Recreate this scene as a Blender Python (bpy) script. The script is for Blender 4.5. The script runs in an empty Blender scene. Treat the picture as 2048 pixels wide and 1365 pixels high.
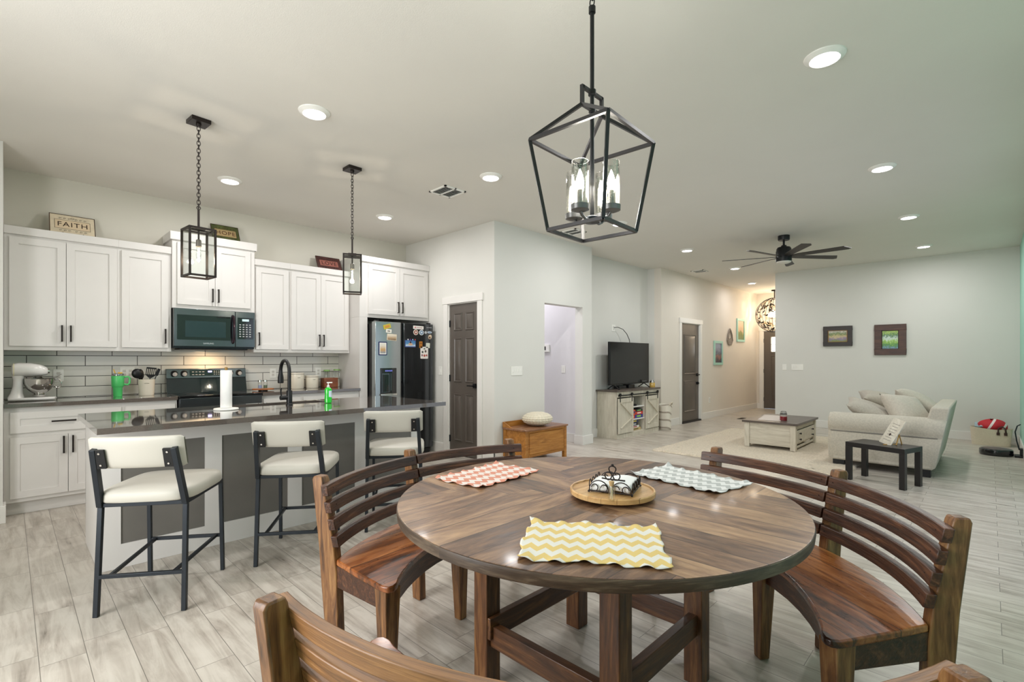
import bpy, bmesh, math, random
from mathutils import Vector, Matrix
PI = math.pi
C = bpy.context.scene.collection
random.seed(7)

# ------------------------------------------------------------------ camera
cam = bpy.data.objects.new('camera', bpy.data.cameras.new('camera'))
C.objects.link(cam)
cam.location = (0, 0, 1.31)
cam.rotation_euler = (PI/2, 0, -0.79843)
cam.data.sensor_width = 36
cam.data.lens = 981.3/2048*36
cam.data.shift_y = 36.5/2048
cam.data.clip_start = 0.02
cam.data.clip_end = 200
sc = bpy.context.scene
sc.camera = cam

# ------------------------------------------------------------------ world, exposure
w = bpy.data.worlds.new('world'); sc.world = w
w.use_nodes = True
w.node_tree.nodes['Background'].inputs[0].default_value = (0.75, 0.85, 1.0, 1)
w.node_tree.nodes['Background'].inputs[1].default_value = 0.9
sc.view_settings.view_transform = 'Standard'
sc.view_settings.look = 'None'
sc.view_settings.exposure = 0.72
sc.view_settings.gamma = 1.0
sc.view_settings.use_curve_mapping = False
sc.cycles.max_bounces = 10
sc.cycles.diffuse_bounces = 6
sc.cycles.glossy_bounces = 5
sc.cycles.transparent_max_bounces = 16
sc.cycles.caustics_reflective = False
sc.cycles.caustics_refractive = False
sc.cycles.sample_clamp_indirect = 6.0

def area(name, loc, size, power, col=(1, 1, 1), rot=(0, 0, 0), sy=None, shape=None, spread=None):
    l = bpy.data.lights.new(name, 'AREA'); l.energy = power; l.color = col
    l.shape = shape or ('RECTANGLE' if sy else 'SQUARE'); l.size = size
    if sy: l.size_y = sy
    if spread: l.spread = spread
    o = bpy.data.objects.new(name, l); o.location = loc; o.rotation_euler = rot
    C.objects.link(o); return o
# fill lamps added as daylight at the added, unseen glass door and windows
area('daylight_fill_door', (5.4, -0.42, 1.2), 3.2, 125, (1.0, 1.0, 0.99), (-PI/2, 0, 0), 2.2)
area('daylight_fill_dining', (1.6, -0.42, 1.55), 1.7, 38, (1.0, 1.0, 0.99), (-PI/2, 0, 0), 1.4)
area('daylight_fill_side', (-1.42, 2.2, 1.55), 2.2, 62, (1.0, 0.99, 0.98), (0, -PI/2, 0), 1.5)

# ------------------------------------------------------------------ helpers
def lin(h):
    if not isinstance(h, str): return tuple(h)[:3]
    r = []
    for i in (0, 2, 4):
        v = int(h[i:i+2], 16)/255
        r.append(v/12.92 if v < .04045 else ((v+.055)/1.055)**2.4)
    return tuple(r)

class MB:
    def __init__(s): s.bm = bmesh.new()
    def add(s, vs, fs, mat=None):
        b = [s.bm.verts.new((mat @ Vector(v)) if mat else v) for v in vs]
        for f in fs:
            try: s.bm.faces.new([b[i] for i in f])
            except ValueError: pass
        return s
    def box(s, x0, y0, z0, x1, y1, z1, mat=None):
        v = [(x0,y0,z0),(x1,y0,z0),(x1,y1,z0),(x0,y1,z0),(x0,y0,z1),(x1,y0,z1),(x1,y1,z1),(x0,y1,z1)]
        return s.add(v, [(0,3,2,1),(4,5,6,7),(0,1,5,4),(1,2,6,5),(2,3,7,6),(3,0,4,7)], mat)
    def hexa(s, bot, top):      # 4 bottom corners (ccw), 4 top corners
        return s.add(list(bot)+list(top), [(0,3,2,1),(4,5,6,7),(0,1,5,4),(1,2,6,5),(2,3,7,6),(3,0,4,7)])
    def bar(s, a, b, w, h=None, up=(0,0,1)):   # square bar between two points
        a, b = Vector(a), Vector(b); h = h or w
        d = (b-a).normalized(); u = Vector(up)
        if abs(d.dot(u)) > .99: u = Vector((1,0,0))
        x = d.cross(u).normalized(); y = x.cross(d).normalized()
        c = [(-w/2,-h/2),(w/2,-h/2),(w/2,h/2),(-w/2,h/2)]
        return s.add([a+x*i+y*j for i,j in c]+[b+x*i+y*j for i,j in c], [(0,3,2,1),(4,5,6,7),(0,1,5,4),(1,2,6,5),(2,3,7,6),(3,0,4,7)])
    def lathe(s, prof, c=(0,0,0), n=32, mat=None, cap=True):    # prof: (r, z) from bottom to top
        c = Vector(c); vs = []; fs = []
        for r, z in prof:
            r = max(r, 1e-5)
            for k in range(n):
                a = 2*PI*k/n; vs.append((c.x+r*math.cos(a), c.y+r*math.sin(a), c.z+z))
        m = len(prof)
        for i in range(m-1):
            for k in range(n):
                k2 = (k+1) % n
                fs.append((i*n+k, i*n+k2, (i+1)*n+k2, (i+1)*n+k))
        if cap and prof[0][0] > 1e-4: fs.append(tuple(range(n-1, -1, -1)))
        if cap and prof[-1][0] > 1e-4: fs.append(tuple((m-1)*n+k for k in range(n)))
        return s.add(vs, fs, mat)
    def cyl(s, a, b, r, r2=None, n=20):
        a, b = Vector(a), Vector(b); r2 = r if r2 is None else r2
        q = (b-a).to_track_quat('Z', 'Y').to_matrix().to_4x4(); q.translation = a
        return s.lathe([(r,0),(r2,(b-a).length)], n=n, mat=q)
    def tube(s, pts, r, n=8, closed=False):
        pts = [Vector(p) for p in pts]; m = len(pts); vs = []; fs = []
        prev = None
        for i, p in enumerate(pts):
            if closed: d = pts[(i+1)%m]-pts[i-1]
            else: d = pts[min(i+1,m-1)]-pts[max(i-1,0)]
            d.normalize()
            if prev is None:
                u = Vector((0,0,1)) if abs(d.z) < .9 else Vector((1,0,0)); x = d.cross(u).normalized()
            else: x = (prev-d*prev.dot(d)).normalized()
            prev = x; y = d.cross(x)
            rr = r[i] if isinstance(r, (list, tuple)) else r
            for k in range(n):
                a = 2*PI*k/n; vs.append(p+x*math.cos(a)*rr+y*math.sin(a)*rr)
        for i in range(m if closed else m-1):
            j = (i+1) % m
            for k in range(n):
                k2 = (k+1) % n; fs.append((i*n+k, i*n+k2, j*n+k2, j*n+k))
        if not closed: fs += [tuple(range(n-1,-1,-1)), tuple((m-1)*n+k for k in range(n))]
        return s.add(vs, fs)
    def prism(s, poly, z0, z1, mat=None):      # polygon in xy, extruded in z
        n = len(poly)
        vs = [(x,y,z0) for x,y in poly]+[(x,y,z1) for x,y in poly]
        fs = [tuple(range(n-1,-1,-1)), tuple(range(n,2*n))]+[(i,(i+1)%n,n+(i+1)%n,n+i) for i in range(n)]
        return s.add(vs, fs, mat)
    def ball(s, c, r, n=16, sx=1, sy=1, sz=1, mat=None):
        prof = [(r*math.cos(a), r*math.sin(a)*sz) for a in [PI*(i/(n//2))-PI/2 for i in range(n//2+1)]]
        b = len(s.bm.verts); s.lathe([(p[0],p[1]) for p in prof], (0,0,0), n)
        s.bm.verts.ensure_lookup_table()
        for v in s.bm.verts[b:]:
            p = Vector((v.co.x*sx, v.co.y*sy, v.co.z))
            if mat: p = mat @ p
            v.co = p+Vector(c)
        return s
    def grid(s, nu, nv, fn, closed_u=False):
        vs = [fn(i/(nu-1 if not closed_u else nu), j/(nv-1)) for j in range(nv) for i in range(nu)]
        fs = []
        for j in range(nv-1):
            for i in range(nu if closed_u else nu-1):
                i2 = (i+1) % nu; fs.append((j*nu+i, j*nu+i2, (j+1)*nu+i2, (j+1)*nu+i))
        return s.add(vs, fs)

def wm(o):
    m = o.matrix_basis.copy()
    while o.parent: o = o.parent; m = o.matrix_basis @ m
    return m
def obj(name, mb, mat, parent=None, bevel=0, smooth=None, sub=0, keep=False, solid=0):
    bm = mb.bm
    bmesh.ops.remove_doubles(bm, verts=bm.verts, dist=1e-6)
    bmesh.ops.recalc_face_normals(bm, faces=bm.faces)
    org = Vector((0,0,0))
    if parent: bm.transform(wm(parent).inverted())
    elif not keep:
        xs = [v.co for v in bm.verts]
        org = Vector(((min(v.x for v in xs)+max(v.x for v in xs))/2, (min(v.y for v in xs)+max(v.y for v in xs))/2, min(v.z for v in xs)))
        bm.transform(Matrix.Translation(-org))
    me = bpy.data.meshes.new(name); bm.to_mesh(me); bm.free()
    me.materials.append(mat)
    me.shade_smooth()
    me.set_sharp_from_angle(angle=math.radians(35 if smooth is None else smooth))
    o = bpy.data.objects.new(name, me); C.objects.link(o); o.parent = parent; o.location = org
    if solid:
        m = o.modifiers.new('solid', 'SOLIDIFY'); m.thickness = solid; m.offset = 0
    if bevel:
        m = o.modifiers.new('bevel', 'BEVEL'); m.width = bevel; m.segments = 2; m.limit_method = 'ANGLE'; m.angle_limit = math.radians(40)
        m.harden_normals = False
    if sub:
        m = o.modifiers.new('sub', 'SUBSURF'); m.levels = sub; m.render_levels = sub
    return o
def tag(o, label, cat, group=None, kind=None):
    o['label'] = label; o['category'] = cat
    if group: o['group'] = group
    if kind: o['kind'] = kind
    return o
def thing(name, label, cat, loc=(0,0,0), rz=0, group=None):
    o = bpy.data.objects.new(name, None); C.objects.link(o); o.empty_display_size = .1
    o.location = loc; o.rotation_euler = (0, 0, rz)
    return tag(o, label, cat, group)
def struct(name, mb, mat, parent=None, bevel=0):
    o = obj(name, mb, mat, parent, bevel, keep=True)
    if not parent: o['kind'] = 'structure'
    return o
def kids(o): return [c for c in bpy.data.objects if c.parent == o]
def copy_tree(o, parent=None):
    c = o.copy(); C.objects.link(c); c.parent = parent
    for ch in kids(o): copy_tree(ch, c)
    return c
def text(body, size, mat, parent, mtx, name='lettering', ext=.0008, ax='CENTER', sp=1.0):
    cu = bpy.data.curves.new(name, 'FONT'); cu.body = body; cu.size = size; cu.extrude = ext
    cu.align_x = ax; cu.align_y = 'CENTER'; cu.space_character = sp
    cu.materials.append(mat)
    tmp = bpy.data.objects.new(name, cu); C.objects.link(tmp); bpy.context.view_layer.update()
    me = bpy.data.meshes.new_from_object(tmp.evaluated_get(bpy.context.evaluated_depsgraph_get()))
    bpy.data.objects.remove(tmp); bpy.data.curves.remove(cu); me.name = name
    if not me.materials: me.materials.append(mat)
    o = bpy.data.objects.new(name, me); C.objects.link(o); o.parent = parent
    o.matrix_basis = wm(parent).inverted() @ mtx
    return o
def face_mtx(loc, normal, tilt=0, roll=0):
    """text frame: x along the wall, y up, z along the normal"""
    n = Vector(normal).normalized(); up = Vector((0,0,1)); x = up.cross(n).normalized()
    m = Matrix((x, n.cross(x), n)).transposed().to_4x4()
    if tilt: m = m @ Matrix.Rotation(tilt, 4, 'X')
    if roll: m = m @ Matrix.Rotation(roll, 4, 'Z')
    m.translation = Vector(loc)
    return m
def rrect(x0, y0, x1, y1, r, n=5):
    p = []
    for cx, cy, a in ((x1-r,y1-r,0),(x0+r,y1-r,90),(x0+r,y0+r,180),(x1-r,y0+r,270)):
        for k in range(n+1):
            t = math.radians(a+90*k/n); p.append((cx+r*math.cos(t), cy+r*math.sin(t)))
    return p

# ------------------------------------------------------------------ materials
def newmat(name):
    m = bpy.data.materials.new(name); m.use_nodes = True
    return m, m.node_tree.nodes, m.node_tree.links, m.node_tree.nodes['Principled BSDF']
def col4(c): return (*lin(c), 1)
def ramp(n, stops, interp='LINEAR'):
    r = n.new('ShaderNodeValToRGB'); r.color_ramp.interpolation = interp
    e = r.color_ramp.elements
    while len(e) < len(stops): e.new(.5)
    for i, (p, c) in enumerate(stops):
        e[i].position = p; e[i].color = col4(c)
    return r
def math_(n, l, op, a, b=None, c=None):
    m = n.new('ShaderNodeMath'); m.operation = op
    for i, v in enumerate((a, b, c)):
        if v is None: continue
        if isinstance(v, (int, float)): m.inputs[i].default_value = v
        else: l.new(v, m.inputs[i])
    return m.outputs[0]
def noise(n, l, vec, scale, detail=3, dist=0, rough=.5):
    t = n.new('ShaderNodeTexNoise'); t.inputs['Scale'].default_value = scale; t.inputs['Detail'].default_value = detail
    t.inputs['Distortion'].default_value = dist; t.inputs['Roughness'].default_value = rough
    if vec is not None: l.new(vec, t.inputs['Vector'])
    return t
def mix(n, l, fac, a, b, mode='MIX'):
    m = n.new('ShaderNodeMix'); m.data_type = 'RGBA'; m.blend_type = mode
    for i, v in ((0, fac), (6, a), (7, b)):
        if isinstance(v, (int, float)): m.inputs[i].default_value = v
        elif isinstance(v, (str, tuple)): m.inputs[i].default_value = col4(v)
        else: l.new(v, m.inputs[i])
    return m.outputs[2]
def bump(n, l, b, h, strength=.2, dist=.01):
    k = n.new('ShaderNodeBump'); k.inputs['Strength'].default_value = strength; k.inputs['Distance'].default_value = dist
    l.new(h, k.inputs['Height']); l.new(k.outputs[0], b.inputs['Normal'])
def M(name, c, rough=.5, metal=0, var=.04, vs=6, bmp=0, bs=80, emit=0, coat=0, spec=.5, ec=None):
    m, n, l, b = newmat(name)
    b.inputs['Roughness'].default_value = rough; b.inputs['Metallic'].default_value = metal
    b.inputs['Specular IOR Level'].default_value = spec; b.inputs['Coat Weight'].default_value = coat
    tc = n.new('ShaderNodeTexCoord')
    c1 = lin(c); t = noise(n, l, tc.outputs['Object'], vs)
    r = ramp(n, [(.3, tuple(v*(1-var) for v in c1)), (.7, tuple(min(1, v*(1+var)) for v in c1))])
    l.new(t.outputs[0], r.inputs[0]); l.new(r.outputs[0], b.inputs['Base Color'])
    if bmp:
        t2 = noise(n, l, tc.outputs['Object'], bs, 4); bump(n, l, b, t2.outputs[0], bmp, .004)
    if emit:
        b.inputs['Emission Color'].default_value = col4(ec or c); b.inputs['Emission Strength'].default_value = emit
    return m
def glass(name, tint='fdfefd', gl=.05, rough=.02, seeds=False):
    m, n, l, b = newmat(name); n.remove(b)
    out = n['Material Output']; tr = n.new('ShaderNodeBsdfTransparent'); g = n.new('ShaderNodeBsdfGlossy')
    tr.inputs[0].default_value = col4(tint); g.inputs['Roughness'].default_value = rough
    fr = n.new('ShaderNodeFresnel'); fr.inputs[0].default_value = 1.4
    f = math_(n, l, 'MULTIPLY_ADD', fr.outputs[0], .45, gl*.2)
    if seeds:
        tc = n.new('ShaderNodeTexCoord'); v = n.new('ShaderNodeTexVoronoi'); v.inputs['Scale'].default_value = 130
        l.new(tc.outputs['Object'], v.inputs['Vector'])
        s = math_(n, l, 'LESS_THAN', v.outputs['Distance'], .22); f = math_(n, l, 'MULTIPLY_ADD', s, .55, f)
    s = n.new('ShaderNodeMixShader'); l.new(f, s.inputs[0]); l.new(tr.outputs[0], s.inputs[1]); l.new(g.outputs[0], s.inputs[2])
    l.new(s.outputs[0], out.inputs[0]); return m
def sep(n, l, v):
    s = n.new('ShaderNodeSeparateXYZ'); l.new(v, s.inputs[0]); return s.outputs
def comb(n, l, x=0, y=0, z=0):
    c = n.new('ShaderNodeCombineXYZ')
    for i, v in enumerate((x, y, z)):
        if isinstance(v, (int, float)): c.inputs[i].default_value = v
        else: l.new(v, c.inputs[i])
    return c.outputs[0]
def wood(name, dark, mid, light, axis='x', rough=.32, fine=1.0, plank=None, coat=0, bmp=.15, hpos=(.30,.52,.74), knots=True):
    """long-grained wood; axis: grain direction x / y / z or 'polar' (round the local z axis); plank: board width or 'herring'"""
    m, n, l, b = newmat(name)
    b.inputs['Roughness'].default_value = rough; b.inputs['Coat Weight'].default_value = coat; b.inputs['Coat Roughness'].default_value = .12
    tc = n.new('ShaderNodeTexCoord'); x, y, z = sep(n, l, tc.outputs['Object'])
    pid = None; edge = None
    if axis == 'polar':
        r = math_(n, l, 'SQRT', math_(n, l, 'ADD', math_(n, l, 'MULTIPLY', x, x), math_(n, l, 'MULTIPLY', y, y)))
        th = math_(n, l, 'ARCTAN2', y, x)
        a, p, q = math_(n, l, 'MULTIPLY', th, 1.1), r, z
    else: a, p, q = {'x': (x, y, z), 'y': (y, x, z), 'z': (z, x, y)}[axis]
    if plank == 'herring':
        W = .118
        fx = math_(n, l, 'FLOOR', math_(n, l, 'DIVIDE', math_(n, l, 'ABSOLUTE', x), W))
        fy = math_(n, l, 'FLOOR', math_(n, l, 'DIVIDE', math_(n, l, 'ABSOLUTE', y), W))
        k = math_(n, l, 'GREATER_THAN', fx, math_(n, l, 'SUBTRACT', fy, .5))
        nk = math_(n, l, 'SUBTRACT', 1.0, k)
        a = math_(n, l, 'ADD', math_(n, l, 'MULTIPLY', k, x), math_(n, l, 'MULTIPLY', nk, y))
        p = math_(n, l, 'ADD', math_(n, l, 'MULTIPLY', k, y), math_(n, l, 'MULTIPLY', nk, x))
        pw = math_(n, l, 'DIVIDE', p, W); fid = math_(n, l, 'FLOOR', pw)
        sg = math_(n, l, 'GREATER_THAN', a, 0.0)
        pid = math_(n, l, 'ADD', math_(n, l, 'MULTIPLY', fid, 7.3), math_(n, l, 'ADD', math_(n, l, 'MULTIPLY', k, 3.1), math_(n, l, 'MULTIPLY', sg, 1.7)))
        fr = math_(n, l, 'ABSOLUTE', math_(n, l, 'SUBTRACT', math_(n, l, 'FRACT', pw), .5))
        edge = math_(n, l, 'GREATER_THAN', fr, .482)
    elif plank:
        pw = math_(n, l, 'DIVIDE', p, plank); fid = math_(n, l, 'FLOOR', pw); pid = math_(n, l, 'MULTIPLY', fid, 5.7)
        fr = math_(n, l, 'ABSOLUTE', math_(n, l, 'SUBTRACT', math_(n, l, 'FRACT', pw), .5))
        edge = math_(n, l, 'GREATER_THAN', fr, .485)
    vec = comb(n, l, math_(n, l, 'MULTIPLY', a, 1.6), math_(n, l, 'MULTIPLY', p, 15*fine), math_(n, l, 'MULTIPLY', q, 15*fine))
    if pid is not None:
        va = n.new('ShaderNodeVectorMath'); va.operation = 'ADD'; l.new(vec, va.inputs[0])
        l.new(comb(n, l, pid, pid, 0), va.inputs[1]); vec = va.outputs[0]
    oi = n.new('ShaderNodeObjectInfo'); vb = n.new('ShaderNodeVectorMath'); vb.operation = 'ADD'; l.new(vec, vb.inputs[0])
    l.new(comb(n, l, math_(n, l, 'MULTIPLY', oi.outputs['Random'], 9.0), 0, 0), vb.inputs[1]); vec = vb.outputs[0]
    t1 = noise(n, l, vec, 1.1, 5, 2.0, .6); t2 = noise(n, l, vec, 6.0, 4, .4, .6)
    h = math_(n, l, 'ADD', math_(n, l, 'MULTIPLY', t1.outputs[0], .68), math_(n, l, 'MULTIPLY', t2.outputs[0], .32))
    if pid is not None:
        wn = n.new('ShaderNodeTexWhiteNoise'); wn.noise_dimensions = '1D'; l.new(pid, wn.inputs['W'])
        h = math_(n, l, 'ADD', h, math_(n, l, 'MULTIPLY', math_(n, l, 'SUBTRACT', wn.outputs['Value'], .5), .24 if plank == 'herring' else .14))
    r = ramp(n, [(hpos[0], dark), (hpos[1], mid), (hpos[2], light)]); l.new(h, r.inputs[0])
    c = r.outputs[0]
    if edge is not None: c = mix(n, l, math_(n, l, 'MULTIPLY', edge, .7), c, tuple(v*.35 for v in lin(dark)))
    l.new(c, b.inputs['Base Color'])
    l.new(math_(n, l, 'MULTIPLY_ADD', t2.outputs[0], .2, rough-.1), b.inputs['Roughness'])
    bh = math_(n, l, 'ADD', h, t2.outputs[0])
    if edge is not None: bh = math_(n, l, 'SUBTRACT', bh, edge)
    bump(n, l, b, bh, bmp, .004)
    return m

WALL = M('wall_paint', 'd7d6d1', .75, 0, .012, 2, .05, 220)
WALLK = M('wall_paint_kitchen', 'cfcbc0', .75, 0, .012, 2, .12, 220)
MINT = M('wall_mint_light_tint', 'a4d3c2', .75, 0, .012, 2, .1, 220)  # mint is window light put into this wall's paint colour
WARMW = M('wall_paint_entry', 'ddd6cc', .75, 0, .012, 2, .12, 220)
CEIL = M('ceiling_paint', 'dddad3', .85, 0, .012, 2, .15, 160)
TRIM = M('trim_paint', 'e2e0dc', .4, 0, .01)
CAB = M('cabinet_paint', 'd6d3d0', .35, 0, .01)
CABD = M('island_grey_paint', '6b6863', .45, 0, .05)
DOOR = M('door_brown_paint', '5a534d', .28, 0, .04)
BLACK = M('black_metal', '17181a', .42, .3, .05)
GUN = M('stool_metal', '2b3036', .38, .6, .08)
BRONZE = M('dark_bronze', '2c2523', .4, .6, .06)
WHITE = M('white_plastic', 'ecebe6', .4)
QUARTZ = M('dark_quartz', '5a534e', .05, 0, .15, 160, coat=.8, spec=.5)
CREAM = M('cream_leather', 'bbb7ad', .5, 0, .02, 5, .06, 260)
STEEL = M('black_stainless', '5f6467', .2, .9, .06, 3)
STEELD = M('black_stainless_dark', '2e3033', .22, .85, .06, 3)
GLOSSB = M('black_glass', '0b0d10', .06, 0, 0, coat=.5)
SCREEN = M('tv_screen', '101214', .14, 0, 0)
CHROME = M('polished_steel', 'c9c8c4', .10, 1, .02)
GLASS = glass('clear_glass'); SEED = glass('seeded_glass', 'f6f6f4', .2, .05, True)
DKWOOD = wood('dark_stained_wood', '1b100c', '47291a', '7e5237', 'polar', .36, 1.4, bmp=.3)
SEATW = wood('seat_wood', '2c160b', '8a4d22', 'bd7a45', 'y', .30, .6, plank=.19, coat=.12, hpos=(.34,.5,.68))
POSTW = wood('post_wood', '2f1c10', '7a5230', 'ab8150', 'z', .38, .9, hpos=(.33,.5,.7))
LEGW = wood('table_leg_wood', '20110a', '5e3b21', '94683d', 'z', .38, .9)
BEAMX = wood('beam_wood_x', '20110a', '543520', '85592f', 'x', .38, .9)
BEAMY = wood('beam_wood_y', '20110a', '543520', '85592f', 'y', .38, .9)
NEARW = wood('pale_slat_wood', '50341f', '93673f', 'bd8c5a', 'polar', .4, 2.2)  # paler wood for the nearest bench's slats
TOPW = wood('tabletop_wood', '37241a', '775840', 'b08d6a', 'x', .40, .5, plank='herring', coat=.10, bmp=.35, hpos=(.3,.5,.72))
EDGEW = wood('table_edge_wood', '241a14', '4a3b2e', '7d6c58', 'polar', .45, 1.2)
OAK = wood('honey_oak', '7d4c20', 'a9702f', 'c08a48', 'x', .35, .8, bmp=.05)
OAKT = wood('chest_top_wood', '6d4a33', '8c6246', 'a67b5c', 'x', .3, .8, bmp=.05)
LIGHTW = wood('acacia_tray', 'a87a48', 'cba26c', 'e2c493', 'x', .35, .5, plank=.052, bmp=.04)
ASH = wood('whitewashed_wood', 'b3ab9b', 'cdc6b6', 'dcd7ca', 'z', .5, .8, bmp=.05)
ASHX = wood('whitewashed_wood_x', 'b3ab9b', 'cdc6b6', 'dcd7ca', 'y', .5, .8, bmp=.05)
GREYT = wood('grey_brown_top', '3a332e', '5a5049', '786c62', 'y', .35, .8, bmp=.05)
CUTB = wood('walnut_board', '6a3416', '98592b', 'b9783f', 'x', .35, .7, bmp=.03)
EMW = M('led_lens', 'ffffff', .5, 0, 0, emit=6, ec='fff8ff')
BULB = M('bulb_glow', 'ffffff', .5, 0, 0, emit=22, ec='fff2dc')
FIL = M('filament_glow', 'ffffff', .5, 0, 0, emit=60, ec='ffe0ac')

def floor_mat():
    m, n, l, b = newmat('wood_look_tile')
    tc = n.new('ShaderNodeTexCoord'); x, y, z = sep(n, l, tc.outputs['Object'])
    v = comb(n, l, math_(n, l, 'ADD', y, 20.0+.17), math_(n, l, 'ADD', x, 15.2-.092), 0)
    br = n.new('ShaderNodeTexBrick'); l.new(v, br.inputs['Vector'])
    br.inputs['Scale'].default_value = 1; br.inputs['Brick Width'].default_value = .61; br.inputs['Row Height'].default_value = .152
    br.inputs['Mortar Size'].default_value = .0016; br.inputs['Mortar Smooth'].default_value = .3; br.offset = .2; br.offset_frequency = 2
    br.inputs['Color1'].default_value = (0,0,0,1); br.inputs['Color2'].default_value = (1,1,1,1); br.inputs['Mortar'].default_value = (.5,.5,.5,1)
    vec = comb(n, l, math_(n, l, 'MULTIPLY', x, 16.0), math_(n, l, 'MULTIPLY', y, 1.5), br.outputs['Color'])
    va = n.new('ShaderNodeVectorMath'); va.operation = 'MULTIPLY_ADD'; l.new(br.outputs['Color'], va.inputs[0]); va.inputs[1].default_value = (13, 7, 0); l.new(vec, va.inputs[2])
    t1 = noise(n, l, va.outputs[0], 1.0, 6, .8, .65)
    t2 = noise(n, l, tc.outputs['Object'], 3.5, 4, .5, .6)
    h = math_(n, l, 'ADD', math_(n, l, 'MULTIPLY', t1.outputs[0], .75), math_(n, l, 'MULTIPLY', t2.outputs[0], .25))
    r = ramp(n, [(.30, '766e64'), (.42, 'aaa196'), (.55, 'c4bdb2'), (.75, 'd4cec4')]); l.new(h, r.inputs[0])
    c = mix(n, l, math_(n, l, 'MULTIPLY', br.outputs['Color'], .14), r.outputs[0], '9b948a')
    c = mix(n, l, math_(n, l, 'MULTIPLY', br.outputs['Fac'], .9), c, '6f6962')
    l.new(c, b.inputs['Base Color'])
    l.new(math_(n, l, 'MULTIPLY_ADD', t1.outputs[0], .25, .20), b.inputs['Roughness'])
    b.inputs['Specular IOR Level'].default_value = .5
    bump(n, l, b, math_(n, l, 'SUBTRACT', math_(n, l, 'MULTIPLY', t1.outputs[0], .3), br.outputs['Fac']), .25, .003)
    return m
def tile_mat():
    m, n, l, b = newmat('subway_tile')
    tc = n.new('ShaderNodeTexCoord'); x, y, z = sep(n, l, tc.outputs['Object'])
    v = comb(n, l, math_(n, l, 'ADD', x, 4.13-.117+.2065), math_(n, l, 'ADD', z, 2.0-.045), 0)
    br = n.new('ShaderNodeTexBrick'); l.new(v, br.inputs['Vector'])
    br.inputs['Scale'].default_value = 1; br.inputs['Brick Width'].default_value = .413; br.inputs['Row Height'].default_value = .1
    br.inputs['Mortar Size'].default_value = .0030; br.inputs['Mortar Smooth'].default_value = .1; br.offset = .5
    br.inputs['Color1'].default_value = col4('cfccc3'); br.inputs['Color2'].default_value = col4('dcd9d1'); br.inputs['Mortar'].default_value = col4('2f2c2a')
    l.new(br.outputs['Color'], b.inputs['Base Color'])
    l.new(math_(n, l, 'MULTIPLY_ADD', br.outputs['Fac'], .6, .12), b.inputs['Roughness'])
    t = noise(n, l, tc.outputs['Object'], 14, 2)
    bump(n, l, b, math_(n, l, 'SUBTRACT', math_(n, l, 'MULTIPLY', t.outputs[0], .35), br.outputs['Fac']), .3, .003)
    return m
def cloth(name, c1, c2, per=.07, zig=.045, amp=.030):
    m, n, l, b = newmat(name); b.inputs['Roughness'].default_value = .85
    tc = n.new('ShaderNodeTexCoord'); x, y, z = sep(n, l, tc.outputs['Object'])
    tri = math_(n, l, 'PINGPONG', x, zig/2)
    v = math_(n, l, 'ADD', y, math_(n, l, 'MULTIPLY', tri, amp/(zig/2)))
    f = math_(n, l, 'FRACT', math_(n, l, 'DIVIDE', v, per)); g = math_(n, l, 'GREATER_THAN', f, .5)
    l.new(mix(n, l, g, c1, c2), b.inputs['Base Color'])
    t = noise(n, l, tc.outputs['Object'], 600, 2); bump(n, l, b, t.outputs[0], .2, .002)
    return m
def fabric(name, c, bs=350, strength=.5, var=.08, rough=.9, vs=60):
    m = M(name, c, rough, 0, var, vs, strength, bs); m.node_tree.nodes['Principled BSDF'].inputs['Sheen Weight'].default_value = .25
    return m
def art(name, stops, scale=8, rot=0):
    m, n, l, b = newmat(name); b.inputs['Roughness'].default_value = .4
    tc = n.new('ShaderNodeTexCoord'); t = noise(n, l, tc.outputs['Generated'], scale, 5, .8)
    x, y, z = sep(n, l, tc.outputs['Generated'])
    h = math_(n, l, 'ADD', math_(n, l, 'MULTIPLY', z, .7), math_(n, l, 'MULTIPLY', t.outputs[0], .45))
    r = ramp(n, stops); l.new(h, r.inputs[0]); l.new(r.outputs[0], b.inputs['Base Color']); return m
FLOOR = floor_mat(); TILE = tile_mat()
LINEN = fabric('sofa_linen', 'b9b2a3', 420, .5, .1)
LINEND = fabric('cushion_linen', 'aaa294', 420, .5, .1)
RUG = fabric('cream_shag', 'cdc0aa', 240, 1.0, .14, .95, 40)

# ================================================================== SETTING
H = 3.05
m = MB(); m.box(-1.6, -.5, -.06, 14.2, 7.2, 0); struct('floor', m, FLOOR)
m = MB(); m.box(-1.6, -.5, H, 14.2, 7.2, H+.06); struct('ceiling', m, CEIL)
m = MB(); m.box(-.03, 6.41, 0, 4.35, 6.55, H); struct('wall_kitchen', m, WALLK)
m = MB(); m.box(-1.45, 5.64, 0, -.03, 6.55, H); struct('wall_left', m, WALL)
m = MB(); m.box(4.25, 4.59, 0, 4.35, 4.757, H).box(4.25, 5.373, 0, 4.35, 6.41, H).box(4.25, 4.757, 2.07, 4.35, 5.373, H)
struct('wall_pantry', m, WALL)
m = MB(); m.box(4.25, 4.45, 0, 5.217, 4.59, H).box(6.11, 4.45, 0, 6.35, 4.59, H).box(5.217, 4.45, 2.10, 6.11, 4.59, H)
struct('wall_hall', m, WALL)
m = MB(); m.box(6.2, 4.59, 0, 6.35, 7.1, H).box(4.35, 7.0, 0, 6.2, 7.1, H).box(4.35, 4.6, 0, 4.6, 7.0, H); struct('wall_passage', m, M('passage_paint', 'dbd9dc', .75, 0, .01))
m = MB(); m.box(6.35, 4.76, 0, 8.8, 4.9, H).box(8.66, 4.62, 0, 8.8, 4.76, H); struct('wall_alcove', m, WALL)
m = MB(); m.box(8.66, 4.48, 0, 9.512, 4.62, H).box(10.392, 4.48, 0, 14.14, 4.62, H).box(9.512, 4.48, 2.055, 10.392, 4.62, H); struct('wall_entry', m, WARMW)
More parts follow.
